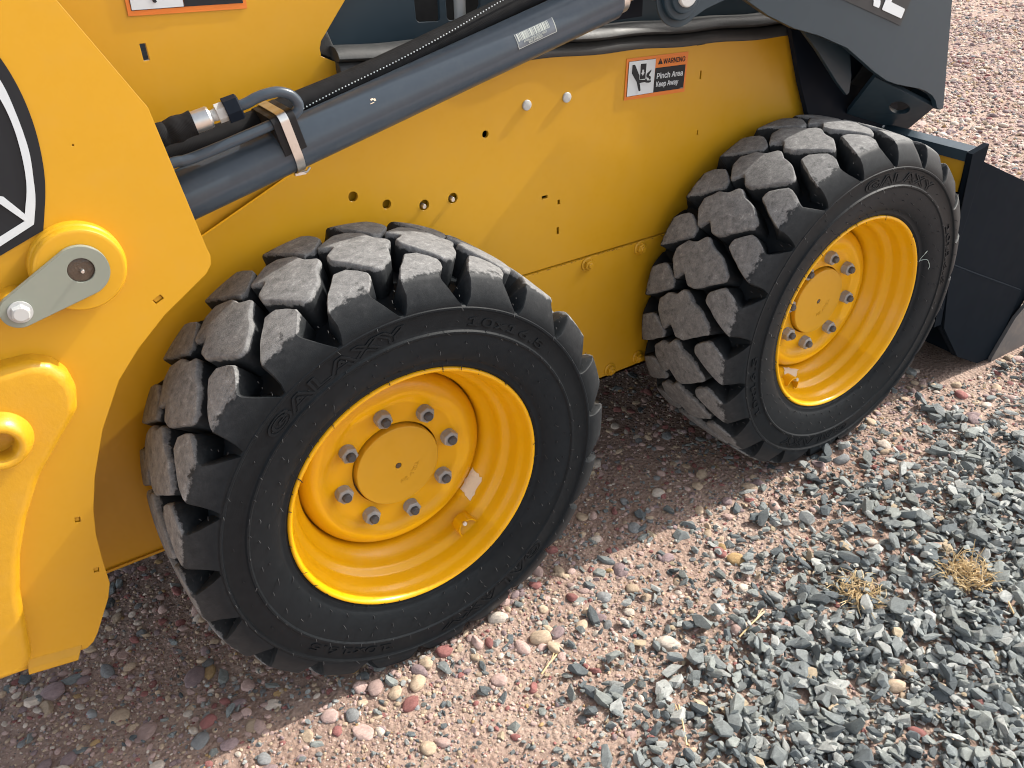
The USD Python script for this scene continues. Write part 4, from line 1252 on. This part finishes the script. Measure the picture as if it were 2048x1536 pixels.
def visible(P, margin=0.0):
    d = P - CAM
    z = d @ _f
    x, y = FPX * (d @ CR) / z / 1024, FPX * (d @ CU) / z / 768
    return (z > 0) & (np.abs(x) < 1 + margin) & (np.abs(y) < 1 + margin), z


def quat(n, tilt, g):
    """random turn about z, then a tilt"""
    a = g.uniform(0, 2 * PI, n)
    ax = g.uniform(0, 2 * PI, n)
    t = np.abs(g.normal(0, 1, n)) * tilt
    qz = np.stack([np.cos(a / 2), 0 * a, 0 * a, np.sin(a / 2)], 1)
    qt = np.stack([np.cos(t / 2), np.sin(t / 2) * np.cos(ax), np.sin(t / 2) * np.sin(ax), 0 * a], 1)
    w0_, x0, y0, z0 = qt.T; w1_, x1, y1, z1 = qz.T
    return np.stack([w0_ * w1_ - x0 * x1 - y0 * y1 - z0 * z1, w0_ * x1 + x0 * w1_ + y0 * z1 - z0 * y1, w0_ * y1 - x0 * z1 + y0 * w1_ + z0 * x1, w0_ * z1 + x0 * y1 - y0 * x1 + z0 * w1_], 1)


rows = []          # x, y, z, size, family (0 slate, 1 pebble, 2 grit), material, tilt quaternion


def scatter(n, region, size, family, density, sink, tilt, weights, layer=0.0):
    x = G.uniform(region[0], region[1], n)
    y = G.uniform(region[2], region[3], n)
    keep = G.random(n) < density(x, y)
    x, y = x[keep], y[keep]
    P = np.stack([x, y, np.zeros_like(x)], 1)
    ok, z = visible(P, 0.18)
    x, y = x[ok], y[ok]
    k = len(x)
    s = size(k)
    zz_ = ground_h(x, y) * np.exp(-np.maximum(0, np.hypot(x - 0.7, y) - 6) / 6) + s * sink + layer * G.random(k)
    mt = G.choice(len(weights), k, p=np.array(weights) / sum(weights))
    rows.append((np.stack([x, y, zz_], 1), s, np.full(k, family), mt, quat(k, tilt, G)))


logn = lambda med, sig, lo, hi: (lambda k: np.clip(med * np.exp(G.normal(0, sig, k)), lo, hi))
patchy = lambda x, y, sc_, sd: meshkit.fbm(np.stack([x, y, 0 * x], -1) * sc_, 3, sd)
# crushed slate on the near right
scatter(36000, (-0.6, 2.6, -1.2, 0.2), logn(0.0158, 0.50, 0.005, 0.047), 0, lambda x, y: np.clip(slate_wide(x, y) ** 1.6 * (0.5 + 1.1 * (patchy(x, y, 7, 51) - 0.1)), 0, 0.95), 0.11, 0.45, SLATE_W, 0.010)
scatter(32000, (-0.3, 2.6, -1.2, 0.0), logn(0.0160, 0.48, 0.006, 0.046), 0, lambda x, y: slate_wide(x, y - 0.10) ** 3 * 0.50, 0.15, 0.55, SLATE_W, 0.016)
scatter(26000, (-0.6, 2.6, -1.2, 0.2), logn(0.0085, 0.3, 0.004, 0.014), 0, lambda x, y: 0.25 + 0.75 * slate_wide(x, y), 0.11, 0.5, SLATE_W, 0.003)
scatter(9000, (-1.0, 2.6, -1.2, 0.9), logn(0.0150, 0.48, 0.006, 0.046), 0, lambda x, y: np.clip(0.16 + 1.2 * (patchy(x, y, 4, 33) - 0.44), 0.03, 1), 0.08, 0.25, SLATE_W)
# rounded pebbles on the sand
scatter(26000, (-1.2, 3.0, -1.2, 1.3), logn(0.0122, 0.48, 0.006, 0.040), 1, lambda x, y: np.clip((0.40 + 2.0 * (patchy(x, y, 3.6, 31) - 0.46) + 0.35 * (y > 0.0) * (x > -0.35)) * (1 - 0.72 * slate_wide(x, y)), 0.03, 1), 0.02, 0.30, PEBB_W)
# grit
scatter(190000, (-1.0, 2.8, -1.1, 1.2), logn(0.0046, 0.42, 0.0025, 0.012), 2, lambda x, y: np.clip(0.40 + 1.8 * (patchy(x, y, 4, 41) - 0.46), 0.10, 1) * (1 - 0.7 * slate_wide(x, y)), 0.10, 0.6, [0.33, 0.08, 0.28, 0.02, 0.14, 0.07, 0.08])
# the loose pink gravel further off
far_d = lambda x, y: np.clip((x - 1.35) / 0.6, 0, 1)
scatter(90000, (1.3, 6.5, 0.0, 4.5), logn(0.0155, 0.42, 0.006, 0.050), 1, lambda x, y: far_d(x, y) * 0.66, 0.12, 0.5, [0.42, 0.05, 0.16, 0.02, 0.22, 0.06, 0.12])
scatter(70000, (6.5, 14, 1.0, 9.5), logn(0.022, 0.35, 0.012, 0.055), 1, lambda x, y: 0.6 + 0 * x, 0.12, 0.5, [0.42, 0.05, 0.16, 0.02, 0.22, 0.06, 0.12])

# the larger single stones one notices on the sand: x, y, size, kind
KIND = {'pink': (1, 0), 'red': (1, 1), 'tan': (1, 2), 'ochre': (1, 3), 'cream': (1, 4), 'grey': (1, 5), 'mauve': (1, 6), 'slate': (0, 1)}
NOTED = [(0.352, -0.238, 0.056, 'cream'), (0.168, -0.095, 0.050, 'tan'), (0.126, -0.094, 0.044, 'pink'), (0.614, -0.151, 0.047, 'ochre'), (-0.115, -0.181, 0.036, 'tan'), (-0.397, 0.176, 0.058, 'mauve'), (-0.370, 0.174, 0.040, 'ochre'), (-0.357, 0.152, 0.044, 'slate'), (0.122, -0.014, 0.049, 'cream'), (-0.525, 0.281, 0.044, 'grey'), (-0.072, -0.060, 0.041, 'tan'), (0.000, -0.030, 0.038, 'red'), (0.061, -0.044, 0.040, 'pink'), (-0.114, -0.057, 0.034, 'tan'), (0.202, -0.213, 0.030, 'red'), (0.094, -0.179, 0.030, 'red'), (-0.496, 0.109, 0.051, 'pink'), (-0.424, 0.040, 0.040, 'grey'), (-0.227, -0.038, 0.037, 'pink'), (-0.194, -0.057, 0.033, 'grey'), (0.360, -0.024, 0.035, 'slate'), (0.388, -0.093, 0.035, 'tan'), (0.398, -0.041, 0.042, 'mauve'), (0.732, -0.007, 0.035, 'mauve'), (1.053, -0.052, 0.058, 'grey'), (1.188, -0.074, 0.047, 'cream'), (0.319, 0.083, 0.032, 'red'), (0.560, -0.605, 0.038, 'red'), (-0.614, 0.287, 0.053, 'mauve'), (0.609, -0.527, 0.044, 'tan'), (-0.272, -0.051, 0.031, 'tan'), (-0.286, 0.078, 0.037, 'slate'), (1.449, -0.140, 0.051, 'mauve'), (0.873, -0.279, 0.034, 'cream')]
nx, nyy, ns = (np.array([q[k] for q in NOTED]) for k in range(3))
ns = ns * 0.82
rows.append((np.stack([nx, nyy, ground_h(nx, nyy) + 0.03 * ns], 1), ns, np.array([KIND[q[3]][0] for q in NOTED]), np.array([KIND[q[3]][1] for q in NOTED]), quat(len(NOTED), 0.15, G)))
POS = np.vstack([r[0] for r in rows]); SZ = np.concatenate([r[1] for r in rows]); FAM = np.concatenate([r[2] for r in rows])
MTI = np.concatenate([r[3] for r in rows]); QT = np.vstack([r[4] for r in rows])
SHP = np.where(FAM == 0, G.integers(0, len(SL), len(SZ)), np.where(FAM == 1, G.integers(0, len(PB), len(SZ)), G.integers(0, len(PS), len(SZ))))
vis, depth = visible(POS, -0.01)
# keep stones off the tyres' contact patches and out of the bucket
under = np.zeros(len(SZ), bool)
for cx in (0.0, BASE_X):
    under |= (np.abs(POS[:, 0] - cx) < 0.09) & (POS[:, 1] > -0.005) & (POS[:, 1] < 0.25)
under |= (POS[:, 0] > 1.55) & (POS[:, 0] < 2.05) & (POS[:, 1] > -0.01) & (POS[:, 1] < 1.5)
alive = ~under
# in the plain sight of the camera, not behind the wheels or the hull
hidden = (POS[:, 1] > 0.02) & (POS[:, 0] < 1.4)
# ordinary stones make room for the noted ones
for k in range(len(NOTED)):
    clear = np.hypot(POS[:, 0] - nx[k], POS[:, 1] - nyy[k]) < 0.30 * ns[k] + 0.30 * SZ
    clear[-len(NOTED):] = False
    alive &= ~(clear & (SZ > 0.006))
score = np.where(vis & alive & ~hidden & (FAM < 2), SZ / depth, 0)
score[-len(NOTED):] += 1.0
# thin the biggest where they overlap each other
order = np.argsort(-score)
big, taken = [], []
for q in order[:1500]:
    if len(big) == 300:
        break
    p = POS[q, :2]
    if taken and np.min(np.hypot(*(np.array(taken)[:, :2] - p).T) - 0.36 * (np.array(taken)[:, 2] + SZ[q])) < 0:
        continue
    big.append(q)
    taken.append((p[0], p[1], SZ[q]))
FAMS = {0: (SL, SLATE), 1: (PB, PEBB), 2: (PS, PEBB)}


def qmat(q):
    w_, x_, y_, z_ = q
    return np.array([[1 - 2 * (y_ * y_ + z_ * z_), 2 * (x_ * y_ - z_ * w_), 2 * (x_ * z_ + y_ * w_)], [2 * (x_ * y_ + z_ * w_), 1 - 2 * (x_ * x_ + z_ * z_), 2 * (y_ * z_ - x_ * w_)], [2 * (x_ * z_ - y_ * w_), 2 * (y_ * z_ + x_ * w_), 1 - 2 * (x_ * x_ + y_ * y_)]])


for q in big:
    shapes, mats = FAMS[int(FAM[q])]
    k = shapes[SHP[q]]
    V = (np.array(k.vertices) * SZ[q]) @ qmat(QT[q]).T + POS[q]
    obj('stone', tm(V, k.faces), mats[MTI[q]], ground, smooth=False if FAM[q] == 0 else 45)
alive[big] = False

for fam, name, label, cat in ((0, 'slate_gravel', 'blue grey crushed slate heaped over the sand at the near right', 'gravel'), (1, 'pebble_gravel', 'pink and tan rounded pebbles spread over the sandy ground', 'pebbles'), (2, 'grit', 'fine reddish grit scattered between the stones', 'grit')):
    sel = np.nonzero(alive & (FAM == fam))[0]
    shapes, mats = FAMS[fam]
    pi = UsdGeom.PointInstancer.Define(stage, '/World/' + name)
    tag(pi, label=label, category=cat, kind='stuff')
    protos, idx = [], np.zeros(len(sel), int)
    for mi, mn in enumerate(mats):
        for si, k in enumerate(shapes):
            pp_ = f'/World/{name}/shapes/stone_{mi * len(shapes) + si:03d}'
            usdkit.mesh(stage, pp_, k, MAT[mn], smooth=False if fam == 0 else 45)
            protos.append(Sdf.Path(pp_))
            idx[(MTI[sel] == mi) & (SHP[sel] == si)] = mi * len(shapes) + si
    pi.CreatePrototypesRel().SetTargets(protos)
    pi.CreateProtoIndicesAttr(Vt.IntArray.FromNumpy(idx.astype(np.int32)))
    pi.CreatePositionsAttr(Vt.Vec3fArray.FromNumpy(POS[sel].astype(np.float32)))
    pi.CreateScalesAttr(Vt.Vec3fArray.FromNumpy(np.repeat(SZ[sel][:, None], 3, 1).astype(np.float32)))
    pi.CreateOrientationsAttr(Vt.QuathArray([Gf.Quath(float(a), float(b), float(c), float(d)) for a, b, c, d in QT[sel]]))

# ------------------------------------------------------------------ dry grass and straw
def blades(cx, cy, rad, n, seed, h):
    g = np.random.default_rng(seed)
    out = []
    for _ in range(n):
        a, r = g.uniform(0, 2 * PI), rad * math.sqrt(g.random()) * 0.65
        x, y = cx + r * math.cos(a), cy + r * math.sin(a) * 0.9
        z = float(ground_h(np.array([x]), np.array([y]))[0]) + 0.006
        d = g.uniform(0, 2 * PI); L = g.uniform(0.02, 0.05)
        up = g.uniform(0.1, 0.9)
        p0 = np.array([x, y, z])
        p1 = p0 + np.array([math.cos(d) * L * 0.4, math.sin(d) * L * 0.4, h * up])
        d2 = d + g.normal(0, 1.0)
        p2 = p1 + np.array([math.cos(d2) * L * 0.5, math.sin(d2) * L * 0.5, h * 0.35 * g.normal(0, 1)])
        p2[2] = max(p2[2], z)
        out.append(tube(catmull([p0, p1, p2], 4), np.linspace(0.0011, 0.0006, 9), 4))
    return join(*out)


tuft_a = group('dry_grass_tuft', label='small dried grass tuft, nearer of two on the slate', category='grass tuft')
obj('blades', blades(0.727, -0.360, 0.062, 150, 3, 0.020), 'straw', tuft_a, kind='stuff')
tuft_b = group('dry_grass_tuft', label='dried grass tuft further right among the slate, fuller than the other', category='grass tuft')
obj('blades', blades(0.940, -0.446, 0.066, 190, 4, 0.028), 'straw', tuft_b, kind='stuff')


def straw(x, y, ang, L, label):
    z = float(ground_h(np.array([x]), np.array([y]))[0]) + 0.012
    d = np.array([math.cos(ang), math.sin(ang), 0])
    o = np.array([x, y, z])
    s = obj('straw', join(tube([o - d * L / 2, o + np.array([0, 0, 0.003]), o + d * L / 2], 0.0016, 8), tube([o + d * L * 0.1 + (0, 0, 0.001), o + d * L * 0.52 + np.array([-d[1], d[0], 0]) * 0.006], 0.0010, 6)), 'straw')
    tag(s, label=label, category='straw')


straw(0.245, -0.390, 1.0, 0.075, 'pale split straw lying flat at the lower edge of the slate')
straw(0.935, -0.530, 0.9, 0.070, 'straw stalk beside the fuller dry grass tuft')
straw(0.140, -0.160, 0.4, 0.050, 'short straw on the sand in front of the rear tyre')
straw(0.50, -0.300, 0.2, 0.085, 'straw stalk on a bare sandy patch inside the slate')
